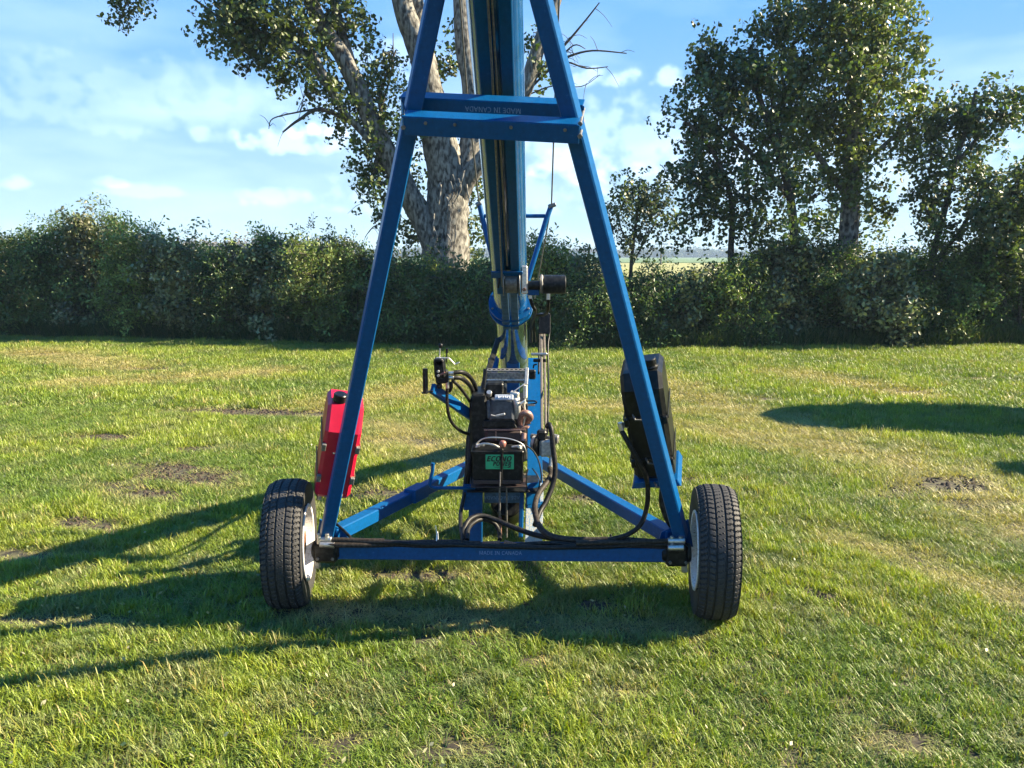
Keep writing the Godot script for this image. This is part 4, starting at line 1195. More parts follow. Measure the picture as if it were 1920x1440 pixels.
	part("hitch_lug", nb().box(Transform3D(Basis(), Vector3(-1.046, 0.224, -3.920)), Vector3(0.03, 0.06, 0.03), 0.004), mat.steel, t)
	part("hitch_lug", nb().box(Transform3D(Basis(), Vector3(0.894, 0.262, -3.780)), Vector3(0.03, 0.06, 0.03), 0.004), mat.steel, t)
	# lower arms back to the intake end
	part("lower_arm", nb().bar(Vector3(-0.975, 0.358, -3.970), Vector3(-0.146, 0.317, -5.850), 0.075, 0.075, Vector3.UP, 0.006), mat.blue, t)
	part("lower_arm", nb().bar(Vector3(0.841, 0.399, -3.830), Vector3(0.164, 0.327, -5.750), 0.075, 0.075, Vector3.UP, 0.006), mat.blue, t)
	part("arm_collar", nb().bar(Vector3(-0.645, 0.356, -4.660), Vector3(-0.579, 0.352, -4.820), 0.086, 0.086, Vector3.UP, 0.004), mat.blue, t)
	part("lower_hinge", nb().bar(Vector3(-0.232, 0.304, -5.900), Vector3(0.241, 0.325, -5.820), 0.05, 0.09, Vector3.UP, 0.006), mat.blue, t)
	part("hinge_hanger", nb().bar(Vector3(0.008, 0.315, -5.860), tc(5.95) - Vector3(0, 0.05, 0), 0.10, 0.02, Vector3.BACK, 0.004), mat.blue, t)
	# pivot link on the right leg
	part("pivot_link", nb().tube(Mb.smooth([Vector3(0.799, 0.655, -3.900), Vector3(0.796, 0.573, -3.900), Vector3(0.820, 0.492, -3.880), Vector3(0.863, 0.426, -3.860)], 5), 0.022, 8), mat.black, t)


func tyre_mesh(R: float, w: float) -> ArrayMesh:
	# the tread is cut by four grooves round the tyre and slanted sipes across the ribs
	var mb := nb()
	var prof := []     # axial, radius, tread share
	for k in 9:
		var f := k / 8.0
		prof.append([-w * (0.40 + 0.10 * sin(f * PI * 0.62)), lerpf(0.196, R - 0.022, f), -1.0])
	var nt := 46
	for k in nt + 1:
		var s := -0.47 + 0.94 * k / nt
		prof.append([w * s, R - 0.030 * pow(absf(s) / 0.5, 4.0), s])
	for k in 9:
		var f := 1.0 - k / 8.0
		prof.append([w * (0.40 + 0.10 * sin(f * PI * 0.62)), lerpf(0.196, R - 0.022, f), -1.0])
	var seg := 432
	var ring := []
	for i in seg:
		var a := TAU * i / seg
		var row := PackedVector3Array()
		for p in prof:
			var r: float = p[1]
			if p[2] > -0.9:
				var s: float = p[2]
				var cut := 0.0
				var wav := 0.006 * sin(a * 54.0)
				for g in [-0.30, -0.11, 0.11, 0.30]:
					if absf(s - g - wav) < 0.020:
						cut = 0.009
				var lane := 0
				if absf(s) > 0.30:
					lane = 2
				elif absf(s) > 0.11:
					lane = 1
				var ph := fposmod(a / TAU * 72.0 + (s * 1.6 if lane == 1 else absf(s) * 2.6) * signf(s + 0.001) + lane * 0.35, 1.0)
				if lane == 2 and ph < 0.26:
					cut = maxf(cut, 0.007)
				if lane == 1 and ph < 0.20:
					cut = maxf(cut, 0.006)
				if lane == 0 and ph < 0.14 and absf(s) > 0.02:
					cut = maxf(cut, 0.004)
				r -= cut
			row.append(Vector3(p[0], cos(a) * r, sin(a) * r))
		ring.append(row)
	var m := prof.size()
	for i in seg:
		var j := (i + 1) % seg
		var a := TAU * i / seg
		for k in m - 1:
			var o := Vector3(0, cos(a), sin(a))
			if prof[k][2] < -0.9:
				o = Vector3(signf(prof[k][0]), 0, 0) + o * 0.4
			mb.quad(ring[i][k], ring[i][k + 1], ring[j][k + 1], ring[j][k], o)
	return mb.mesh()


func build_wheels(t: Node3D) -> void:
	var R := 0.345
	var tm := tyre_mesh(R, 0.200)
	tm.surface_set_material(0, mat.rubber)
	# steel wheel: barrel, flanges, dish
	var face := Basis(Vector3.UP, Vector3.BACK, Vector3.RIGHT)
	var rim := nb().lathe([[-0.098, 0.190], [-0.100, 0.204], [-0.094, 0.208], [-0.088, 0.196], [-0.060, 0.186], [-0.030, 0.170], [0.030, 0.170], [0.060, 0.186], [0.088, 0.196], [0.094, 0.208], [0.100, 0.204], [0.098, 0.190], [0.058, 0.178], [0.030, 0.163], [-0.030, 0.163], [-0.058, 0.178], [-0.098, 0.190]], Transform3D(face, Vector3.ZERO), 56, true)
	var dish := nb().lathe([[0.030, 0.164], [0.012, 0.150], [0.020, 0.115], [0.040, 0.095], [0.040, 0.040], [0.046, 0.040], [0.046, 0.097], [0.026, 0.118], [0.019, 0.150], [0.037, 0.164]], Transform3D(face, Vector3.ZERO), 48, true)
	var hub := nb().lathe([[-0.075, 0.0], [-0.075, 0.062], [-0.06, 0.075], [0.0, 0.078], [0.0, 0.050], [0.085, 0.045], [0.092, 0.036], [0.092, 0.0]], Transform3D(face, Vector3.ZERO), 32)
	var nut := nb().rod(Vector3(0.044, 0, 0), Vector3(0.064, 0, 0), 0.011, 6)
	var meshes := [["rim", rim.mesh(), mat.white], ["wheel_disc", dish.mesh(), mat.rust_white], ["hub", hub.mesh(), mat.rust]]
	var nutm := nut.mesh()
	nutm.surface_set_material(0, mat.steel)
	for m in meshes:
		m[1].surface_set_material(0, m[2])
	for side in [-1.0, 1.0]:
		var w := group_part("wheel", t)
		var at := Vector3(-1.196, R - 0.022, -3.955) if side < 0.0 else Vector3(1.045, R - 0.006, -3.80)
		# the outer face of each wheel looks away from the machine
		w.transform = Transform3D(Basis(Vector3.UP, deg_to_rad(-8.0 if side > 0.0 else 187.0)) * Basis(Vector3.RIGHT, 0.7), at - org)
		var ty := MeshInstance3D.new()
		ty.name = "tyre"
		ty.mesh = tm
		w.add_child(ty, true)
		for m in meshes:
			var o := MeshInstance3D.new()
			o.name = m[0]
			o.mesh = m[1]
			w.add_child(o, true)
		for k in 6:
			var o := MeshInstance3D.new()
			o.name = "wheel_nut"
			o.mesh = nutm
			var a := TAU * k / 6.0
			o.position = Vector3(0, cos(a) * 0.07, sin(a) * 0.07)
			w.add_child(o, true)


func build_tanks(t: Node3D) -> void:
	# red fuel tank strapped behind the left leg; outline seen from the side, leaning with the leg
	var foot := Vector3(-0.959, 0.568, -3.935)
	var head := Vector3(-0.835, 1.072, -3.820)
	var y := (head - foot).normalized()
	var x := Vector3(0.972, 0, -0.235)
	x = (x - y * x.dot(y)).normalized()
	var z := x.cross(y)
	var L := foot.distance_to(head)
	var side_view := [Vector2(0.0, 0.03), Vector2(0.03, 0.0), Vector2(0.26, 0.0), Vector2(0.30, 0.05), Vector2(0.30, L - 0.10), Vector2(0.25, L), Vector2(0.075, L), Vector2(0.0, L - 0.125)]
	# polygon x runs away from the camera (-z of the tank), y runs up it
	var xf := Transform3D(Basis(-z, y, x), foot)
	var red := part("fuel_tank", nb().prism(side_view, 0.185, xf, 0.018), mat.red, t)
	part("filler_cap", nb().rod(head + y * 0.001 - z * 0.11 - x * 0.035, head + y * 0.045 - z * 0.11 - x * 0.035, 0.036, 14), mat.plastic, red)
	for f in [0.27, 0.62]:
		var c: Vector3 = foot + y * (L * f) - z * 0.01
		part("strap", nb().bar(c - x * 0.1 + z * 0.004, c + x * 0.1 + z * 0.004, 0.006, 0.018, y, 0.001).bar(c - x * 0.098, c - x * 0.098 - z * 0.30, 0.005, 0.018, y, 0.001).bar(c + x * 0.098, c + x * 0.098 - z * 0.30, 0.005, 0.018, y, 0.001), mat.rust, red)
		for s in [-1.0, 1.0]:
			part("strap_lug", nb().box(Transform3D(Basis(x, y, z), c + x * 0.086 * s + z * 0.014 - y * 0.012), Vector3(0.022, 0.04, 0.02), 0.003), mat.dull_steel, red)
	ubolts(t, [Vector3(-0.881, 0.847, -3.860), Vector3(-0.946, 0.596, -3.920)], 0.068)
	part("fuel_outlet", nb().rod(foot - x * 0.06 - z * 0.08, foot - x * 0.06 - z * 0.08 - y * 0.05, 0.012, 8), mat.steel, red)
	# black oil tank behind the right leg
	foot = Vector3(0.728, 0.723, -3.770)
	head = Vector3(0.609, 1.282, -3.630)
	y = (head - foot).normalized()
	x = Vector3(0.975, 0, 0.22)
	x = (x - y * x.dot(y)).normalized()
	z = x.cross(y)
	L = foot.distance_to(head)
	xf = Transform3D(Basis(-z, y, x), foot)
	side_view = [Vector2(0.0, 0.03), Vector2(0.03, 0.0), Vector2(0.27, 0.0), Vector2(0.30, 0.05), Vector2(0.30, L - 0.06), Vector2(0.26, L), Vector2(0.05, L), Vector2(0.0, L - 0.075)]
	var blk := part("oil_tank", nb().prism(side_view, 0.205, xf, 0.020), mat.plastic, t)
	part("filler_cap", nb().rod(head - z * 0.10 + x * 0.045, head + y * 0.048 - z * 0.10 + x * 0.045, 0.034, 12), mat.plastic, blk)
	part("filler_neck", nb().rod(head - z * 0.10 + x * 0.045, head + y * 0.014 - z * 0.10 + x * 0.045, 0.042, 16), mat.plastic, blk)
	for f in [0.22, 0.62]:
		var c: Vector3 = foot + y * (L * f)
		part("strap", nb().bar(c - x * 0.11 + z * 0.004, c + x * 0.11 + z * 0.004, 0.006, 0.016, y, 0.001).bar(c - x * 0.108, c - x * 0.108 - z * 0.30, 0.005, 0.016, y, 0.001).bar(c + x * 0.108, c + x * 0.108 - z * 0.30, 0.005, 0.016, y, 0.001), mat.black, blk)
		for s in [-1.0, 1.0]:
			part("strap_lug", nb().box(Transform3D(Basis(x, y, z), c + x * 0.094 * s + z * 0.014 - y * 0.012), Vector3(0.022, 0.04, 0.02), 0.003), mat.black, blk)
	part("tank_shelf", nb().prism([Vector2(-0.125, -0.018), Vector2(0.125, -0.018), Vector2(0.110, 0.020), Vector2(-0.110, 0.020)], 0.30, Transform3D(Basis(x, y, z), foot - y * 0.022 - z * 0.15), 0.004), mat.blue, t)
	part("outlet_elbow", nb().rod(Vector3(0.584, 1.020, -3.740), Vector3(0.528, 1.025, -3.720), 0.014, 10).rod(Vector3(0.535, 1.038, -3.720), Vector3(0.544, 0.995, -3.720), 0.014, 10), mat.steel, blk)
	ubolts(t, [Vector3(0.636, 1.076, -3.620), Vector3(0.716, 0.843, -3.680), Vector3(0.768, 0.710, -3.720)], 0.072)


func ubolts(t: Node3D, at: Array, w: float) -> void:
	for p in at:
		var h := w * 0.5 + 0.008
		part("u_bolt", nb().tube(Mb.smooth([p + Vector3(-h, 0.012, -0.12), p + Vector3(-h, 0, -0.01), p + Vector3(-h + 0.006, -0.004, 0.0), p + Vector3(h - 0.006, -0.004, 0.0), p + Vector3(h, 0, -0.01), p + Vector3(h, 0.012, -0.12)], 3), 0.0045, 8), mat.dull_steel, t)


func build_engine(t: Node3D) -> void:
	# blue mounting rails hung from the tube, reaching the ground
	part("mount_rail", nb().bar(Vector3(0.178, 1.049, -6.050), Vector3(0.144, 0.296, -4.640), 0.100, 0.012, Vector3.UP, 0.002), mat.blue, t)
	part("mount_rail", nb().bar(Vector3(-0.144, 1.049, -6.050), Vector3(-0.235, 0.296, -4.640), 0.085, 0.012, Vector3.UP, 0.002), mat.blue, t)
	part("mount_foot", nb().bar(Vector3(0.145, 0.434, -4.700), Vector3(0.133, 0.011, -4.560), 0.115, 0.010, Vector3(0.3, 0.3, 0.9), 0.002), mat.worn, t)
	part("mount_foot", nb().bar(Vector3(-0.233, 0.434, -4.700), Vector3(-0.226, 0.011, -4.560), 0.085, 0.010, Vector3(-0.1, 0.3, 0.9), 0.002).bar(Vector3(-0.192, 0.434, -4.700), Vector3(-0.190, 0.011, -4.560), 0.010, 0.05, Vector3(0, 0.3, 0.9), 0.002), mat.blue, t)
	part("mount_plate", nb().bar(Vector3(-0.237, 0.479, -4.520), Vector3(-0.238, 0.330, -4.520), 0.115, 0.010, Vector3.BACK, 0.003).bar(Vector3(-0.239, 0.338, -4.535), Vector3(-0.239, 0.313, -4.530), 0.115, 0.04, Vector3.BACK, 0.003), mat.blue, t)
	part("mount_plate", nb().bar(Vector3(0.130, 0.489, -4.520), Vector3(0.130, 0.354, -4.520), 0.095, 0.010, Vector3(0.45, 0.2, 0.9), 0.003).bar(Vector3(0.131, 0.352, -4.535), Vector3(0.131, 0.326, -4.530), 0.095, 0.04, Vector3(0.3, 0.2, 0.9), 0.003), mat.blue, t)
	part("mount_link", nb().bar(Vector3(0.062, 0.429, -4.550), Vector3(0.052, 0.165, -4.450), 0.028, 0.028, Vector3.BACK, 0.006), mat.blue, t)
	part("mount_deck", nb().bar(Vector3(-0.272, 0.452, -4.620), Vector3(0.166, 0.452, -4.620), 0.34, 0.010, Vector3.UP, 0.002), mat.black, t)
	var bp := part("cross_panel", nb().bar(Vector3(-0.172, 0.393, -4.600), Vector3(0.076, 0.393, -4.600), 0.010, 0.115, Vector3.UP, 0.002), mat.blue_dull, t)
	letters("lettering", "MADE IN CANADA", 0.022, Transform3D(Basis(Vector3.LEFT, Vector3.DOWN, Vector3.BACK), Vector3(-0.050, 0.370, -4.594)), mat.faded_ink, bp, false)
	part("boot_housing", nb().rod(Vector3(-0.035, 0.279, -4.800), Vector3(-0.032, -0.173, -5.600), 0.105, 24), mat.black, t)
	part("tie_rod", nb().rod(Vector3(-0.073, 0.525, -4.400), Vector3(-0.074, 0.194, -4.400), 0.006, 8), mat.dull_steel, t)
	part("tie_rod", nb().rod(Vector3(-0.032, 0.506, -4.430), Vector3(-0.032, 0.172, -4.430), 0.005, 8), mat.dull_steel, t)
	part("drop_bar", nb().bar(Vector3(-0.073, 0.317, -4.400), Vector3(-0.070, 0.185, -4.360), 0.02, 0.02, Vector3.BACK, 0.003), mat.rust, t)
	part("hanger_plate", nb().bar(Vector3(-0.141, 1.079, -5.950), Vector3(-0.141, 0.952, -5.900), 0.06, 0.012, Vector3.BACK, 0.002), mat.blue, t)
	part("hanger_post", nb().bar(Vector3(-0.197, 0.978, -4.920), Vector3(-0.104, 1.234, -5.750), 0.04, 0.02, Vector3.BACK, 0.004), mat.black, t)
	# crank-started twin on its side: block, shroud, covers
	var e := part("engine", nb().box(Transform3D(Basis(), Vector3(-0.052, 0.761, -4.860)), Vector3(0.30, 0.40, 0.30), 0.02).box(Transform3D(Basis(), Vector3(-0.104, 0.982, -4.900)), Vector3(0.14, 0.10, 0.2), 0.015), mat.black, t)
	part("fan_shroud", nb().prism([Vector2(-0.05, -0.33), Vector2(0.06, -0.33), Vector2(0.06, 0.20), Vector2(0.035, 0.27), Vector2(-0.035, 0.27), Vector2(-0.055, 0.22)], 0.30, Transform3D(Basis(), Vector3(-0.205, 0.754, -4.740)), 0.015), mat.black, e)
	part("shroud_cover", nb().box(Transform3D(Basis(), Vector3(-0.106, 1.041, -4.720)), Vector3(0.11, 0.075, 0.12), 0.01), mat.black, e)
	# air cleaner with a grey plate
	var ac := part("air_cleaner", nb().prism([Vector2(-0.078, -0.07), Vector2(0.075, -0.07), Vector2(0.068, 0.065), Vector2(-0.066, 0.065)], 0.15, Transform3D(Basis(Vector3.RIGHT, -0.10), Vector3(-0.059, 0.929, -4.620)), 0.016), mat.engine_grey, e)
	part("label_plate", nb().box(Transform3D(Basis(Vector3.RIGHT, -0.55), Vector3(-0.048, 1.011, -4.550)), Vector3(0.112, 0.036, 0.012), 0.004), mat.grey_label, ac)
	for k in [[-0.033, 0.018, 0.3], [-0.020, 0.012, -0.4], [-0.006, 0.016, 0.0], [0.008, 0.018, 0.5], [0.020, 0.015, -0.3], [0.032, 0.014, 0.4]]:
		part("label_print", nb().box(Transform3D(Basis(Vector3.RIGHT, -0.55) * Basis(Vector3.BACK, k[2]), Vector3(-0.048, 1.012, -4.546) + Vector3(k[0], 0.003, 0.004)), Vector3(0.005, k[1] * 0.8, 0.004), 0.001), mat.white_ink, ac)
	part("cover_knob", nb().rod(Vector3(-0.139, 1.015, -4.600), Vector3(-0.138, 1.040, -4.570), 0.016, 12), mat.steel, e)
	part("side_rib", nb().bar(Vector3(-0.140, 0.986, -4.600), Vector3(-0.136, 0.874, -4.580), 0.03, 0.05, Vector3.BACK, 0.008), mat.engine_grey, e)
	part("throttle_lever", nb().bar(Vector3(-0.096, 0.907, -4.500), Vector3(-0.041, 0.920, -4.500), 0.012, 0.014, Vector3.UP, 0.004).bar(Vector3(-0.128, 0.912, -4.510), Vector3(-0.089, 0.903, -4.505), 0.008, 0.008, Vector3.UP, 0.003), mat.cast, e)
	# carburettor and levers on the sunny side
	var cb := part("carburettor", nb().box(Transform3D(Basis(Vector3.BACK, 0.3), Vector3(0.020, 0.991, -4.660)), Vector3(0.05, 0.055, 0.08), 0.012).rod(Vector3(-0.007, 1.022, -4.620), Vector3(0.039, 1.012, -4.600), 0.020), mat.cast, e)
	part("intake_pipe", nb().tube(Mb.smooth([Vector3(-0.006, 0.992, -4.600), Vector3(0.023, 0.985, -4.570), Vector3(0.032, 0.942, -4.570), Vector3(0.026, 0.880, -4.600)], 5), 0.021, 12), mat.cast, e)
	part("linkage", nb().rod(Vector3(0.006, 1.042, -4.560), Vector3(0.091, 1.097, -4.600), 0.004, 6).rod(Vector3(0.039, 0.995, -4.550), Vector3(0.081, 0.919, -4.600), 0.004, 6).rod(Vector3(0.048, 0.969, -4.550), Vector3(0.077, 0.987, -4.560), 0.008, 8), mat.steel, cb)
	part("fuel_filter", nb().rod(Vector3(0.081, 1.081, -4.580), Vector3(0.081, 1.003, -4.580), 0.012, 12), mat.cream, cb)
	part("fuel_line", nb().hose([Vector3(0.081, 1.003, -4.580), Vector3(0.074, 0.957, -4.580), Vector3(0.081, 0.886, -4.600), Vector3(0.066, 0.815, -4.620)], 0.006), mat.cream, cb)
	# exhaust
	var ex := part("exhaust_pipe", nb().tube(Mb.smooth([Vector3(0.049, 0.815, -4.620), Vector3(0.046, 0.870, -4.600), Vector3(0.065, 0.907, -4.580), Vector3(0.097, 0.904, -4.580), Vector3(0.111, 0.876, -4.600), Vector3(0.092, 0.848, -4.640), Vector3(0.067, 0.825, -4.700)], 6), 0.021, 14), mat.exhaust, e)
	part("exhaust_flange", nb().bar(Vector3(0.007, 0.815, -4.620), Vector3(0.104, 0.816, -4.600), 0.05, 0.010, Vector3.UP, 0.002), mat.exhaust, ex)
	part("muffler", nb().tube(Mb.smooth([Vector3(0.050, 0.829, -4.680), Vector3(0.109, 0.846, -4.680)], 4), 0.028, 14), mat.exhaust, ex)
	part("muffler_box", nb().box(Transform3D(Basis(), Vector3(-0.049, 0.765, -4.620)), Vector3(0.235, 0.085, 0.12), 0.018), mat.rust_dark, ex)
	part("heat_shield", nb().bar(Vector3(-0.171, 0.811, -4.550), Vector3(0.081, 0.811, -4.550), 0.006, 0.012, Vector3.UP, 0.002).bar(Vector3(-0.097, 0.811, -4.550), Vector3(-0.097, 0.745, -4.550), 0.008, 0.006, Vector3.BACK, 0.002), mat.exhaust, ex)
	part("cowl_shelf", nb().prism([Vector2(-0.125, -0.02), Vector2(0.09, -0.02), Vector2(0.07, 0.02), Vector2(-0.11, 0.025)], 0.10, Transform3D(Basis(), Vector3(-0.059, 0.843, -4.600)), 0.004), mat.black, e)
	part("exhaust_stub", nb().rod(Vector3(0.072, 0.784, -4.580), Vector3(0.068, 0.736, -4.560), 0.018, 12), mat.exhaust, ex)
	# step-like channel above the engine
	var ch := part("step_channel", nb().bar(Vector3(-0.161, 1.125, -4.900), Vector3(0.096, 1.125, -4.900), 0.10, 0.008, Vector3.UP, 0.002).bar(Vector3(-0.160, 1.091, -4.850), Vector3(0.089, 1.091, -4.850), 0.008, 0.055, Vector3.UP, 0.002), mat.dull_steel, t)
	for k in 9:
		part("tread_bar", nb().bar(Vector3(-0.143, 1.122, -4.852).lerp(Vector3(0.082, 1.122, -4.852), k / 8.0) - Vector3(0.008, -0.014, 0), Vector3(-0.143, 1.122, -4.852).lerp(Vector3(0.082, 1.122, -4.852), k / 8.0) + Vector3(0.008, 0.014, 0), 0.005, 0.004, Vector3.BACK, 0.001), mat.black, ch)
	part("channel_lip", nb().bar(Vector3(-0.163, 1.062, -4.840), Vector3(0.082, 1.062, -4.840), 0.006, 0.030, Vector3(0, 0.8, 0.6), 0.002), mat.flight_steel, ch)
	part("channel_bracket", nb().bar(Vector3(0.095, 1.148, -4.840), Vector3(0.088, 1.044, -4.800), 0.022, 0.03, Vector3.BACK, 0.003), mat.cast, ch)
	part("channel_bracket", nb().bar(Vector3(-0.170, 1.141, -4.840), Vector3(-0.186, 1.000, -4.800), 0.022, 0.03, Vector3.BACK, 0.003), mat.black, ch)
	# gearbox, pump and belts
	var pm := part("hydraulic_pump", nb().box(Transform3D(Basis(), Vector3(0.211, 0.687, -4.620)), Vector3(0.085, 0.105, 0.10), 0.012).rod(Vector3(0.126, 0.707, -4.650), Vector3(0.178, 0.705, -4.630), 0.045), mat.cast, t)
	part("pump_cover", nb().rod(Vector3(0.158, 0.704, -4.620), Vector3(0.177, 0.703, -4.610), 0.075, 24), mat.black, pm)
	part("pump_block", nb().box(Transform3D(Basis(), Vector3(0.183, 0.769, -4.600)), Vector3(0.06, 0.06, 0.06), 0.012), mat.black, pm)
	part("pump_shaft", nb().rod(Vector3(0.120, 0.740, -4.680), Vector3(0.275, 0.739, -4.600), 0.018, 12), mat.dull_steel, pm)
	part("pump_fitting", nb().rod(Vector3(0.248, 0.751, -4.580), Vector3(0.283, 0.746, -4.570), 0.030, 6), mat.dull_steel, pm)
	part("pump_fitting", nb().rod(Vector3(0.243, 0.638, -4.600), Vector3(0.236, 0.556, -4.580), 0.013, 10), mat.steel, pm)
	part("drive_pulley", nb().lathe([[0.0, 0.02], [0.0, 0.075], [0.010, 0.062], [0.020, 0.075], [0.030, 0.062], [0.040, 0.075], [0.040, 0.02]], Transform3D(Basis(Vector3.UP, Vector3.BACK, Vector3.RIGHT), Vector3(0.172, 0.672, -4.820)), 32), mat.dull_steel, pm)
	var q0 := Vector3(0.198, 0.717, -4.720)
	var q1 := Vector3(0.218, 1.353, -5.500)
	part("drive_belt", nb().bar(q0 - Vector3(0.009, 0, 0), q1 - Vector3(0.009, 0, 0), 0.017, 0.010, Vector3.BACK, 0.003), mat.belt, t)
	part("drive_belt", nb().bar(q0 + Vector3(0.020, -0.02, -0.10), q1 + Vector3(0.014, 0, -0.08), 0.016, 0.010, Vector3.BACK, 0.003), mat.belt, t)
	part("driven_pulley", nb().lathe([[0.0, 0.02], [0.0, 0.070], [0.010, 0.058], [0.020, 0.070], [0.030, 0.058], [0.040, 0.070], [0.040, 0.02]], Transform3D(Basis(Vector3.UP, Vector3.BACK, Vector3.RIGHT), q1 + Vector3(-0.02, 0.02, -0.075)), 32), mat.dull_steel, t)
	var gd := part("belt_guard", nb().bar(Vector3(0.230, 1.441, -5.440), Vector3(0.229, 1.308, -5.408), 0.085, 0.012, Vector3.BACK, 0.004).bar(Vector3(0.230, 1.445, -5.440), Vector3(0.240, 1.432, -5.670), 0.075, 0.012, Vector3.UP, 0.004), mat.black, t)
	part("guard_strip", nb().tube(Mb.smooth([Vector3(0.268, 1.441, -5.440), Vector3(0.263, 1.312, -5.410), Vector3(0.250, 1.225, -5.340), Vector3(0.248, 1.060, -5.190), Vector3(0.233, 0.904, -4.850), Vector3(0.223, 0.734, -4.750)], 4), 0.007, 6), mat.black, gd)
	part("guard_back", nb().bar(Vector3(0.196, 1.313, -5.516), Vector3(0.184, 1.049, -5.260), 0.012, 0.03, Vector3.BACK, 0.003), mat.black, gd)
	part("belt_stay", nb().rod(Vector3(0.133, 1.179, -5.292), Vector3(0.243, 1.182, -5.272), 0.010, 8), mat.steel, gd)
	part("guard_clip", nb().bar(Vector3(0.148, 1.135, -5.288), Vector3(0.235, 1.139, -5.258), 0.02, 0.022, Vector3.UP, 0.004), mat.black, gd)
	part("throttle_valve", nb().box(Transform3D(Basis(), Vector3(0.149, 0.990, -5.600)), Vector3(0.05, 0.07, 0.05), 0.008).rod(Vector3(0.156, 1.040, -5.580), Vector3(0.160, 1.065, -5.570), 0.006).rod(Vector3(0.160, 1.065, -5.570), Vector3(0.183, 1.069, -5.570), 0.006), mat.black, t)
	part("clip", nb().tube(Mb.smooth([Vector3(0.094, 0.951, -4.750), Vector3(0.144, 0.953, -4.740), Vector3(0.151, 0.939, -4.740), Vector3(0.094, 0.927, -4.750)], 3), 0.005, 6), mat.black, t)
	part("clip", nb().rod(Vector3(0.093, 0.929, -4.720), Vector3(0.143, 0.929, -4.720), 0.005, 6), mat.dull_steel, t)
	# battery in front
	var bt := part("battery", nb().box(Transform3D(Basis(Vector3.RIGHT, 0.0), Vector3(-0.083, 0.636, -4.460)), Vector3(0.300, 0.175, 0.17), 0.006).box(Transform3D(Basis(), Vector3(-0.080, 0.560, -4.460)), Vector3(0.294, 0.052, 0.165), 0.004), mat.plastic, t)
	part("battery_lid", nb().box(Transform3D(Basis(), Vector3(-0.086, 0.714, -4.460)), Vector3(0.308, 0.020, 0.176), 0.005), mat.plastic, bt)
	var bf := Vector3(-0.072, 0.659, -4.373)
	part("brand_label", nb().box(Transform3D(Basis(), bf), Vector3(0.166, 0.088, 0.004), 0.0015), mat.green_label, bt)
	letters("lettering", "ECONO", 0.031, Transform3D(Basis(), bf + Vector3(-0.002, 0.019, 0.0025)), mat.ink, bt, true, 0.22, 0.98)
	letters("lettering", "POWER", 0.026, Transform3D(Basis(), bf + Vector3(0.014, -0.011, 0.0025)), mat.ink, bt, true, 0.22, 0.86)
	part("label_stroke", nb().bar(bf + Vector3(-0.03, -0.031, 0.0028), bf + Vector3(0.062, -0.031, 0.0028), 0.0022, 0.0016, Vector3.BACK, 0.0004).prism([Vector2(0.045, -0.036), Vector2(0.066, -0.033), Vector2(0.062, -0.022), Vector2(0.050, -0.028)], 0.0014, Transform3D(Basis(), bf + Vector3(0, 0, 0.0028)), 0.0003), mat.ink, bt)
	part("battery_tray", nb().bar(Vector3(-0.243, 0.507, -4.460), Vector3(0.083, 0.507, -4.460), 0.19, 0.006, Vector3.UP, 0.001).bar(Vector3(-0.229, 0.539, -4.365), Vector3(0.053, 0.539, -4.365), 0.006, 0.022, Vector3.UP, 0.001), mat.rust_dark, t)
	var hd := part("hold_down", nb().bar(Vector3(-0.059, 0.739, -4.362), Vector3(-0.063, 0.533, -4.362), 0.016, 0.010, Vector3.BACK, 0.003).bar(Vector3(-0.059, 0.753, -4.360), Vector3(-0.061, 0.717, -4.500), 0.016, 0.008, Vector3.UP, 0.002), mat.black, t)
	part("hold_down_rod", nb().rod(Vector3(-0.069, 0.603, -4.354), Vector3(-0.072, 0.516, -4.354), 0.005, 8), mat.dull_steel, hd)
	part("hold_down_knob", nb().lathe([[0.0, 0.0], [0.0, 0.014], [0.012, 0.020], [0.030, 0.021], [0.040, 0.015], [0.044, 0.0]], Transform3D(Mb.along(Vector3(-0.059, 0.753, -4.360), Vector3(-0.050, 0.794, -4.360), Vector3.BACK), Vector3(-0.059, 0.749, -4.360)), 18, true), mat.knob, hd)
	part("battery_cable", nb().hose([Vector3(-0.211, 0.737, -4.420), Vector3(-0.172, 0.762, -4.400), Vector3(-0.110, 0.755, -4.400), Vector3(-0.069, 0.734, -4.410)], 0.006), mat.cream, bt)
	part("battery_cable", nb().hose([Vector3(0.057, 0.725, -4.420), Vector3(0.038, 0.742, -4.400), Vector3(0.047, 0.744, -4.420), Vector3(0.000, 0.730, -4.450)], 0.006), mat.cream, bt)
	part("terminal", nb().rod(Vector3(-0.199, 0.732, -4.440), Vector3(-0.199, 0.749, -4.440), 0.010, 10).box(Transform3D(Basis(), Vector3(-0.189, 0.748, -4.430)), Vector3(0.05, 0.012, 0.02), 0.003), mat.cast, bt)
	part("terminal", nb().rod(Vector3(0.051, 0.719, -4.440), Vector3(0.051, 0.739, -4.440), 0.010, 10), mat.cast, bt)
	part("wire", nb().hose([Vector3(-0.212, 0.749, -4.450), Vector3(-0.173, 0.786, -4.420), Vector3(-0.110, 0.800, -4.400), Vector3(-0.016, 0.791, -4.400), Vector3(0.056, 0.762, -4.400), Vector3(0.082, 0.717, -4.400), Vector3(0.085, 0.666, -4.420)], 0.0042, 6), mat.steel, t)
	part("wire", nb().hose([Vector3(0.079, 0.750, -4.420), Vector3(0.126, 0.717, -4.400), Vector3(0.157, 0.661, -4.380), Vector3(0.173, 0.580, -4.380), Vector3(0.171, 0.525, -4.400)], 0.0045, 6), mat.hose_brown, t)
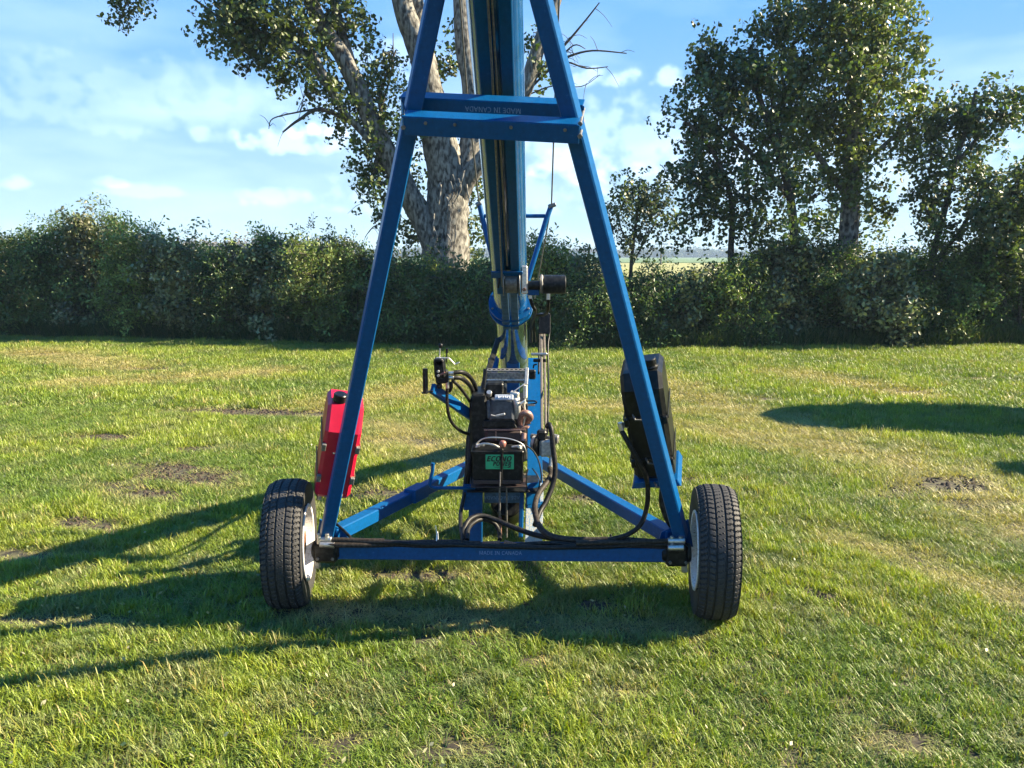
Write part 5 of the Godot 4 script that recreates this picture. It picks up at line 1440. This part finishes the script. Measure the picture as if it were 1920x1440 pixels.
	part("wire", nb().hose([Vector3(0.095, 0.601, -4.420), Vector3(0.085, 0.558, -4.400), Vector3(0.089, 0.492, -4.400), Vector3(0.114, 0.462, -4.400), Vector3(0.149, 0.469, -4.400), Vector3(0.164, 0.525, -4.400), Vector3(0.152, 0.562, -4.420), Vector3(0.121, 0.599, -4.450)], 0.0042, 6), mat.hose, t)


func build_controls(t: Node3D) -> void:
	# valve bank on its blue arm, with hand levers and a grab handle
	part("control_arm", nb().bar(Vector3(-0.240, 0.859, -4.700), Vector3(-0.464, 1.093, -4.400), 0.062, 0.028, Vector3(0, 0.5, 0.85), 0.004), mat.blue, t)
	part("grab_handle", nb().rod(Vector3(-0.500, 1.211, -4.380), Vector3(-0.500, 1.065, -4.380), 0.0155, 14).bar(Vector3(-0.521, 1.068, -4.380), Vector3(-0.457, 1.079, -4.390), 0.03, 0.008, Vector3.UP, 0.002), mat.black, t)
	var vb := part("valve_bank", nb().box(Transform3D(Basis(Vector3.BACK, 0.06), Vector3(-0.418, 1.208, -4.420)), Vector3(0.062, 0.105, 0.09), 0.008).box(Transform3D(Basis(Vector3.BACK, 0.10), Vector3(-0.408, 1.155, -4.440)), Vector3(0.075, 0.075, 0.07), 0.008), mat.black, t)
	part("valve_block", nb().box(Transform3D(Basis(), Vector3(-0.423, 1.247, -4.410)), Vector3(0.055, 0.045, 0.07), 0.008), mat.black, vb)
	part("spool_end", nb().rod(Vector3(-0.423, 1.114, -4.420), Vector3(-0.423, 1.089, -4.420), 0.016, 10), mat.black, vb)
	for y in [Vector3(-0.423, 1.197, -4.370), Vector3(-0.423, 1.172, -4.370)]:
		part("bolt", nb().rod(y, y + Vector3(0, 0, 0.012), 0.008, 8), mat.steel, vb)
	part("brass_plug", nb().rod(Vector3(-0.410, 1.177, -4.360), Vector3(-0.385, 1.192, -4.360), 0.005, 8), mat.knob, vb)
	part("lever_plate", nb().bar(Vector3(-0.438, 1.269, -4.410), Vector3(-0.364, 1.269, -4.410), 0.03, 0.005, Vector3.UP, 0.001).bar(Vector3(-0.364, 1.269, -4.410), Vector3(-0.330, 1.232, -4.410), 0.024, 0.005, Vector3(0.6, 0.7, 0), 0.001).bar(Vector3(-0.330, 1.232, -4.410), Vector3(-0.302, 1.244, -4.410), 0.014, 0.006, Vector3.UP, 0.002), mat.steel, vb)
	part("lever", nb().rod(Vector3(-0.420, 1.268, -4.420), Vector3(-0.416, 1.327, -4.420), 0.004, 8), mat.steel, vb)
	part("lever_knob", nb().lathe([[0.0, 0.0], [0.0, 0.006], [0.008, 0.012], [0.018, 0.0135], [0.026, 0.010], [0.030, 0.0]], Transform3D(Basis(Vector3.RIGHT, Vector3.FORWARD, Vector3.UP), Vector3(-0.413, 1.324, -4.420)), 16, true), mat.black, vb)
	part("lever", nb().rod(Vector3(-0.382, 1.237, -4.440), Vector3(-0.378, 1.312, -4.440), 0.004, 8).rod(Vector3(-0.378, 1.293, -4.440), Vector3(-0.378, 1.321, -4.440), 0.008, 10), mat.black, vb)
	part("hose_fitting", nb().rod(Vector3(-0.369, 1.177, -4.420), Vector3(-0.338, 1.180, -4.420), 0.013, 6), mat.steel, vb)
	part("hose_fitting", nb().rod(Vector3(-0.369, 1.152, -4.420), Vector3(-0.338, 1.152, -4.420), 0.013, 6), mat.steel, vb)
	part("hose_fitting", nb().rod(Vector3(-0.376, 1.139, -4.420), Vector3(-0.376, 1.089, -4.420), 0.011, 8), mat.steel, vb)
	part("hose", nb().hose([Vector3(-0.341, 1.180, -4.420), Vector3(-0.293, 1.179, -4.450), Vector3(-0.255, 1.138, -4.550), Vector3(-0.230, 1.064, -4.680), Vector3(-0.226, 0.979, -4.780), Vector3(-0.229, 0.876, -4.900)], 0.0135), mat.hose, t)
	part("hose", nb().hose([Vector3(-0.341, 1.152, -4.420), Vector3(-0.300, 1.144, -4.450), Vector3(-0.269, 1.102, -4.550), Vector3(-0.244, 1.031, -4.680), Vector3(-0.237, 0.931, -4.800), Vector3(-0.243, 0.823, -4.900)], 0.0135), mat.hose, t)
	part("hose", nb().hose([Vector3(-0.348, 1.136, -4.420), Vector3(-0.313, 1.097, -4.450), Vector3(-0.276, 1.021, -4.550), Vector3(-0.250, 0.953, -4.650), Vector3(-0.238, 0.896, -4.750)], 0.0095), mat.hose, t)
	part("hose", nb().hose([Vector3(-0.376, 1.095, -4.420), Vector3(-0.380, 1.035, -4.420), Vector3(-0.375, 0.956, -4.420), Vector3(-0.360, 0.886, -4.450), Vector3(-0.327, 0.824, -4.520), Vector3(-0.288, 0.780, -4.600), Vector3(-0.254, 0.749, -4.700)], 0.0095), mat.hose, t)
	part("hose", nb().hose([Vector3(-0.358, 1.125, -4.430), Vector3(-0.355, 1.094, -4.430), Vector3(-0.369, 1.067, -4.440)], 0.011), mat.hose, t)
	part("hose_loom", nb().hose([Vector3(-0.254, 0.827, -4.720), Vector3(-0.273, 0.734, -4.680), Vector3(-0.278, 0.641, -4.640), Vector3(-0.280, 0.550, -4.600), Vector3(-0.290, 0.471, -4.580), Vector3(-0.292, 0.411, -4.500), Vector3(-0.302, 0.361, -4.350), Vector3(-0.287, 0.346, -4.120), Vector3(-0.264, 0.342, -3.950)], 0.012), mat.hose, t)
	part("hose_loom", nb().hose([Vector3(-0.236, 0.865, -4.700), Vector3(-0.255, 0.755, -4.660), Vector3(-0.260, 0.646, -4.620), Vector3(-0.266, 0.539, -4.580), Vector3(-0.279, 0.459, -4.620)], 0.016), mat.hose, t)
	# bent blue rod used as a hand crank
	part("hand_crank", nb().tube(Mb.smooth([Vector3(-0.462, 0.656, -4.360), Vector3(-0.466, 0.605, -4.360), Vector3(-0.479, 0.553, -4.360), Vector3(-0.483, 0.527, -4.360), Vector3(-0.465, 0.505, -4.370), Vector3(-0.425, 0.498, -4.380), Vector3(-0.318, 0.486, -4.420), Vector3(-0.226, 0.467, -4.480)], 4), 0.0105, 12), mat.blue, t)


func build_hoses(t: Node3D) -> void:
	# the loom lying on the axle
	var rng := RandomNumberGenerator.new()
	rng.seed = 12
	for k in 4:
		var pts := []
		for i in 12:
			var f := i / 11.0
			var p := Vector3(-0.911, 0.345, -3.910).lerp(Vector3(0.803, 0.380, -3.775), f)
			p += Vector3(0, rng.randf_range(-0.008, 0.008) + 0.010 * (k % 2) - 0.012 * sin(f * PI), -0.018 + 0.017 * k)
			pts.append(p)
		part("hose", nb().hose(pts, 0.0115), mat.hose if k != 2 else mat.hose_brown, t)
	part("hose", nb().hose([Vector3(-1.019, 0.365, -3.890), Vector3(-0.903, 0.366, -3.880), Vector3(-0.760, 0.366, -3.870), Vector3(-0.676, 0.366, -3.870)], 0.0135), mat.hose_brown, t)
	part("hose", nb().hose([Vector3(-0.998, 0.346, -3.870), Vector3(-0.900, 0.347, -3.860), Vector3(-0.759, 0.347, -3.860), Vector3(-0.648, 0.346, -3.870), Vector3(-0.450, 0.359, -3.860), Vector3(-0.168, 0.359, -3.850)], 0.0135), mat.hose_brown, t)
	part("hose_coupling", nb().rod(Vector3(-1.024, 0.368, -3.890), Vector3(-0.955, 0.367, -3.885), 0.0165, 6), mat.steel, t)
	part("hose_coupling", nb().rod(Vector3(-1.015, 0.346, -3.870), Vector3(-0.935, 0.345, -3.865), 0.0165, 6), mat.steel, t)
	part("hose_coupling", nb().rod(Vector3(0.795, 0.416, -3.740), Vector3(0.881, 0.418, -3.735), 0.0165, 6), mat.steel, t)
	part("hose_coupling", nb().rod(Vector3(0.792, 0.387, -3.720), Vector3(0.872, 0.389, -3.715), 0.0165, 6), mat.steel, t)
	part("hose", nb().hose([Vector3(0.803, 0.416, -3.740), Vector3(0.655, 0.407, -3.750), Vector3(0.493, 0.400, -3.760), Vector3(0.329, 0.393, -3.770)], 0.0125), mat.hose_brown, t)
	# two big hoses from the pump down and along the axle
	part("hose", nb().hose([Vector3(0.232, 0.565, -4.570), Vector3(0.236, 0.545, -4.500), Vector3(0.206, 0.519, -4.420), Vector3(0.156, 0.484, -4.320), Vector3(0.130, 0.444, -4.200), Vector3(0.141, 0.402, -4.050), Vector3(0.182, 0.389, -3.920), Vector3(0.266, 0.386, -3.850), Vector3(0.417, 0.389, -3.820), Vector3(0.553, 0.399, -3.800), Vector3(0.717, 0.391, -3.790)], 0.0165, 14), mat.hose_brown, t)
	part("hose", nb().hose([Vector3(0.214, 0.829, -4.560), Vector3(0.225, 0.848, -4.530), Vector3(0.237, 0.809, -4.500), Vector3(0.246, 0.716, -4.480), Vector3(0.258, 0.592, -4.450), Vector3(0.241, 0.502, -4.420), Vector3(0.201, 0.423, -4.360), Vector3(0.162, 0.378, -4.300), Vector3(0.131, 0.333, -4.200)], 0.0155, 14), mat.hose, t)
	part("hose", nb().hose([Vector3(-0.261, 0.355, -3.900), Vector3(-0.263, 0.382, -3.980), Vector3(-0.235, 0.418, -4.050), Vector3(-0.178, 0.425, -4.100), Vector3(-0.104, 0.406, -4.100), Vector3(0.000, 0.378, -4.050), Vector3(0.116, 0.361, -3.980), Vector3(0.227, 0.367, -3.900), Vector3(0.363, 0.381, -3.840)], 0.0145, 12), mat.hose, t)
	part("hose", nb().hose([Vector3(-0.238, 0.361, -3.900), Vector3(-0.237, 0.391, -3.980), Vector3(-0.211, 0.402, -4.050), Vector3(-0.169, 0.403, -4.100), Vector3(-0.105, 0.377, -4.120), Vector3(-0.074, 0.338, -4.100), Vector3(-0.067, 0.323, -4.000)], 0.0125, 12), mat.hose, t)
	part("hose", nb().hose([Vector3(0.541, 1.001, -3.720), Vector3(0.574, 0.940, -3.700), Vector3(0.624, 0.853, -3.700), Vector3(0.667, 0.771, -3.720), Vector3(0.688, 0.679, -3.750), Vector3(0.688, 0.570, -3.780), Vector3(0.656, 0.488, -3.770), Vector3(0.589, 0.436, -3.770), Vector3(0.495, 0.407, -3.780)], 0.0125, 12), mat.hose, t)
	part("hose", nb().hose([Vector3(-1.027, 0.453, -4.080), Vector3(-0.967, 0.413, -4.020), Vector3(-0.906, 0.389, -3.960), Vector3(-0.861, 0.365, -3.920)], 0.008, 8), mat.hose, t)
	part("hose_joint", nb().rod(Vector3(-0.154, 0.355, -3.845), Vector3(-0.062, 0.363, -3.840), 0.016, 6).rod(Vector3(-0.042, 0.370, -3.838), Vector3(0.022, 0.358, -3.830), 0.014, 8), mat.rust, t)
	# ties round loom and axle
	tie_round(t, Vector3(-0.261, 0.319, -3.885), mat.hose)
	tie_round(t, Vector3(0.516, 0.331, -3.825), mat.hose)
	tie_round(t, Vector3(-0.397, 0.318, -3.895), mat.tie)
	part("tie_tail", nb().bar(Vector3(-0.391, 0.384, -3.840), Vector3(-0.396, 0.470, -3.820), 0.004, 0.0015, Vector3.BACK, 0.0004), mat.tie, t)


func tie_round(t: Node3D, c: Vector3, m: Material) -> void:
	part("cable_tie", nb().tube(Mb.smooth([c + Vector3(0, -0.044, 0.044), c + Vector3(0, 0.02, 0.046), c + Vector3(0, 0.075, 0.03), c + Vector3(0, 0.08, -0.02), c + Vector3(0, 0.02, -0.046), c + Vector3(0, -0.046, -0.044), c + Vector3(0, -0.046, 0.04)], 3), 0.003, 6), m, t)


# ------------------------------------------------------------------ outside the frame: what throws the shadows on the right
func build_outside() -> void:
	# overhead farm fuel tank on a steel stand
	var c := Vector3(9.90, 2.75, -8.75)
	var base := Vector3(c.x, 0, c.z)
	var t := thing("fuel_tank_stand", "white overhead farm fuel tank on a steel stand beside the lawn", "fuel tank", base)
	part("tank", nb().lathe([[-2.35, 0.0], [-2.30, 0.30], [-2.15, 0.56], [-1.8, 0.76], [1.8, 0.76], [2.15, 0.56], [2.30, 0.30], [2.35, 0.0]], Transform3D(Basis(Vector3.UP, deg_to_rad(78.0)), c), 40, true), mat.tank_white, t)
	for sx in [-1.2, 1.2]:
		for sz in [-0.45, 0.45]:
			part("stand_leg", nb().bar(Vector3(c.x + sx, -0.05, c.z + sz * 1.5), Vector3(c.x + sx, 2.08, c.z + sz), 0.06, 0.06, Vector3.BACK, 0.004), mat.dull_steel, t)
		part("saddle", nb().bar(Vector3(c.x + sx, 2.02, c.z - 0.5), Vector3(c.x + sx, 2.02, c.z + 0.5), 0.08, 0.08, Vector3.UP, 0.004), mat.dull_steel, t)
	# steel drum
	base = Vector3(5.75, 0, -6.55)
	t = thing("steel_drum", "rusty open-topped steel drum standing on the lawn", "drum", base)
	part("shell", nb().lathe([[0.0, 0.0], [0.0, 0.29], [0.02, 0.295], [0.28, 0.285], [0.30, 0.295], [0.32, 0.285], [0.57, 0.285], [0.59, 0.295], [0.61, 0.285], [0.86, 0.285], [0.88, 0.295], [0.88, 0.275], [0.05, 0.272], [0.05, 0.0]], Transform3D(Basis(Vector3.RIGHT, Vector3.FORWARD, Vector3.UP), base), 40), mat.rust, t)


# ------------------------------------------------------------------ lawn
func grass_clump(count: int, radius: float, height: float, width: float, seed_: int, bend := 0.6) -> ArrayMesh:
	var rng := RandomNumberGenerator.new()
	rng.seed = seed_
	var mb := nb()
	mb.colored = true
	for k in count:
		var a := rng.randf() * TAU
		var r := sqrt(rng.randf()) * radius
		var p := Vector3(cos(a) * r, -0.012, sin(a) * r)
		var h := height * rng.randf_range(0.5, 1.1)
		var la := rng.randf() * TAU
		var lean := Vector3(cos(la), 0, sin(la)) * h * rng.randf_range(0.15, bend)
		var fa := la + PI * 0.5 + rng.randf_range(-0.7, 0.7)
		var w := Vector3(cos(fa), 0, sin(fa)) * width * 0.5 * rng.randf_range(0.7, 1.3)
		var m1 := p + Vector3(0, h * 0.45, 0) + lean * 0.25
		var m2 := p + Vector3(0, h * 0.82, 0) + lean * 0.68
		var tip := p + Vector3(0, h * rng.randf_range(0.85, 1.05), 0) + lean * 1.15
		var v := rng.randf_range(0.7, 1.3)
		mb.tint = Color(v * rng.randf_range(0.85, 1.25), v, v * rng.randf_range(0.8, 1.1))
		if rng.randf() < 0.10:
			mb.tint = Color(2.0, 1.35, 1.8) * rng.randf_range(0.7, 1.1)
		var out := w.cross(Vector3.UP)
		mb.quad(p - w, p + w, m1 + w, m1 - w, out)
		mb.quad(m1 - w, m1 + w, m2 + w * 0.6, m2 - w * 0.6, out)
		mb.flat3(m2 - w * 0.6, m2 + w * 0.6, tip, out)
	return mb.mesh()


func build_grass() -> void:
	var rng := RandomNumberGenerator.new()
	rng.seed = 2024
	var broadn := FastNoiseLite.new()
	broadn.seed = 8
	broadn.frequency = 0.45
	broadn.fractal_octaves = 3
	var midn := FastNoiseLite.new()
	midn.seed = 18
	midn.frequency = 1.7
	midn.fractal_octaves = 3
	var fine := FastNoiseLite.new()
	fine.seed = 28
	fine.frequency = 5.5
	fine.fractal_octaves = 2
	# zones: nearest z, farthest z, clumps per square metre, clump meshes
	var zones := [
		[1.0, 5.2, 2300.0, [grass_clump(9, 0.035, 0.058, 0.0042, 1, 1.1), grass_clump(9, 0.037, 0.046, 0.0040, 2, 1.6), grass_clump(8, 0.030, 0.074, 0.0045, 3, 0.9)]],
		[5.2, 9.0, 900.0, [grass_clump(14, 0.055, 0.066, 0.0055, 4, 0.95), grass_clump(14, 0.055, 0.056, 0.005, 5, 1.3), grass_clump(12, 0.05, 0.085, 0.0055, 6, 0.8)]],
		[9.0, 18.6, 330.0, [grass_clump(22, 0.10, 0.075, 0.009, 7, 0.9), grass_clump(22, 0.10, 0.062, 0.008, 8, 1.2), grass_clump(20, 0.09, 0.09, 0.009, 9, 0.8)]]]
	var green := Color(0.130, 0.205, 0.020)
	var lime := Color(0.255, 0.32, 0.030)
	var straw := Color(0.42, 0.35, 0.15)
	var deep := Color(0.065, 0.12, 0.022)
	var ashy := Color(0.19, 0.21, 0.085)
	for zi in zones.size():
		var z: Array = zones[zi]
		var xf := [[] as Array[Transform3D], [] as Array[Transform3D], [] as Array[Transform3D]]
		var cols := [PackedColorArray(), PackedColorArray(), PackedColorArray()]
		var d: float = z[0]
		while d < z[1]:
			var row := 0.25
			var inner := d * 0.70 + 1.2
			var half := inner + (7.0 if zi == 2 else 3.0)     # thinner beyond what the yard view needs
			var n := int(2.0 * half * row * float(z[2]))
			for k in n:
				var x := rng.randf_range(-half, half)
				var zz := -(d + rng.randf() * row)
				if absf(x) > inner and rng.randf() > 0.45:
					continue
				if zz < edge_z(x) - 0.15:
					continue
				var bare := bareness(x, zz)
				var m := midn.get_noise_2d(x, zz)
				var f := fine.get_noise_2d(x, zz)
				bare = clampf(bare + (m + f) * 0.5 * clampf(bare * 3.0, 0.0, 1.0), 0.0, 1.0)
				if rng.randf() < bare * 1.6:
					continue
				var b := broadn.get_noise_2d(x, zz)
				var dr := dryness(x, zz)
				var thin := clampf(m * 1.2 + f * 0.9 - 0.30, 0.0, 0.5)
				if rng.randf() < thin * 1.2:
					continue
				var c := green.lerp(lime, clampf(0.45 + b * 1.3 + f * 0.7, 0.0, 1.0))
				c = c.lerp(deep, clampf(-m * 1.1 - f * 0.5 - 0.05, 0.0, 0.75))
				c = c.lerp(ashy, clampf(midn.get_noise_2d(x + 40.0, zz * 1.3) * 1.4, 0.0, 0.6))
				var s := clampf(dr * 0.75 + m * 0.5 * clampf(dr * 2.0, 0.0, 1.0) + clampf(bare * 1.2, 0.0, 0.6), 0.0, 0.85)
				if rng.randf() < 0.05 + s * 0.35:
					s = maxf(s, rng.randf_range(0.5, 1.0))
				c = c.lerp(straw, s)
				var v := rng.randf_range(0.72, 1.28)
				var which := 0
				var q := rng.randf() + b * 0.5
				if dr > 0.4 or bare > 0.15 or q < 0.35:
					which = 1
				elif q > 0.85 and f > -0.1:
					which = 2
				var sc := rng.randf_range(0.75, 1.25) * clampf(1.0 + f * 0.5 + b * 0.25 - dr * 0.25 - bare * 0.9, 0.4, 1.4)
				xf[which].append(Transform3D(Basis(Vector3.UP, rng.randf() * TAU).scaled(Vector3(1.0, sc, 1.0)), Vector3(x, ground_height(x, zz), zz)))
				cols[which].append(Color(c.r * v, c.g * v, c.b * v))
			d += row
		for w in 3:
			var o := scatter("lawn_grass", z[3][w], mat.blade, xf[w], cols[w], self)
			o.name = numbered("lawn_grass")
			tag(o, ["short sunlit green grass blades of the mown lawn", "flattened dry and green grass blades in worn parts of the lawn", "taller bright green tufts standing out of the lawn"][w], "grass", "grass of the lawn")
			o.set_meta("kind", "stuff")
	# clippings, dry leaves and clover leaves lying in the turf
	var litter := leaf_clump(1, 0.001, 0.016, 44)
	var lx: Array[Transform3D] = []
	var lc := PackedColorArray()
	for k in 900:
		var d := 2.2 + 5.5 * pow(rng.randf(), 1.4)
		var x := rng.randf_range(-1, 1) * (d * 0.7 + 0.5)
		lx.append(Transform3D(Basis.from_euler(Vector3(rng.randfn() * 0.4, rng.randf() * TAU, rng.randfn() * 0.4)).scaled(Vector3.ONE * rng.randf_range(0.35, 1.0)), Vector3(x, rng.randf_range(0.03, 0.055), -d)))
		var v := rng.randf_range(0.7, 1.2)
		lc.append(Color(0.42, 0.40, 0.26) * v if rng.randf() < 0.5 else Color(0.16, 0.22, 0.07) * v)
	var lo := scatter("leaf_litter", litter, mat.blade, lx, lc, self)
	tag(lo, "pale clippings and dry leaf bits lying in the turf", "litter")
	lo.set_meta("kind", "stuff")
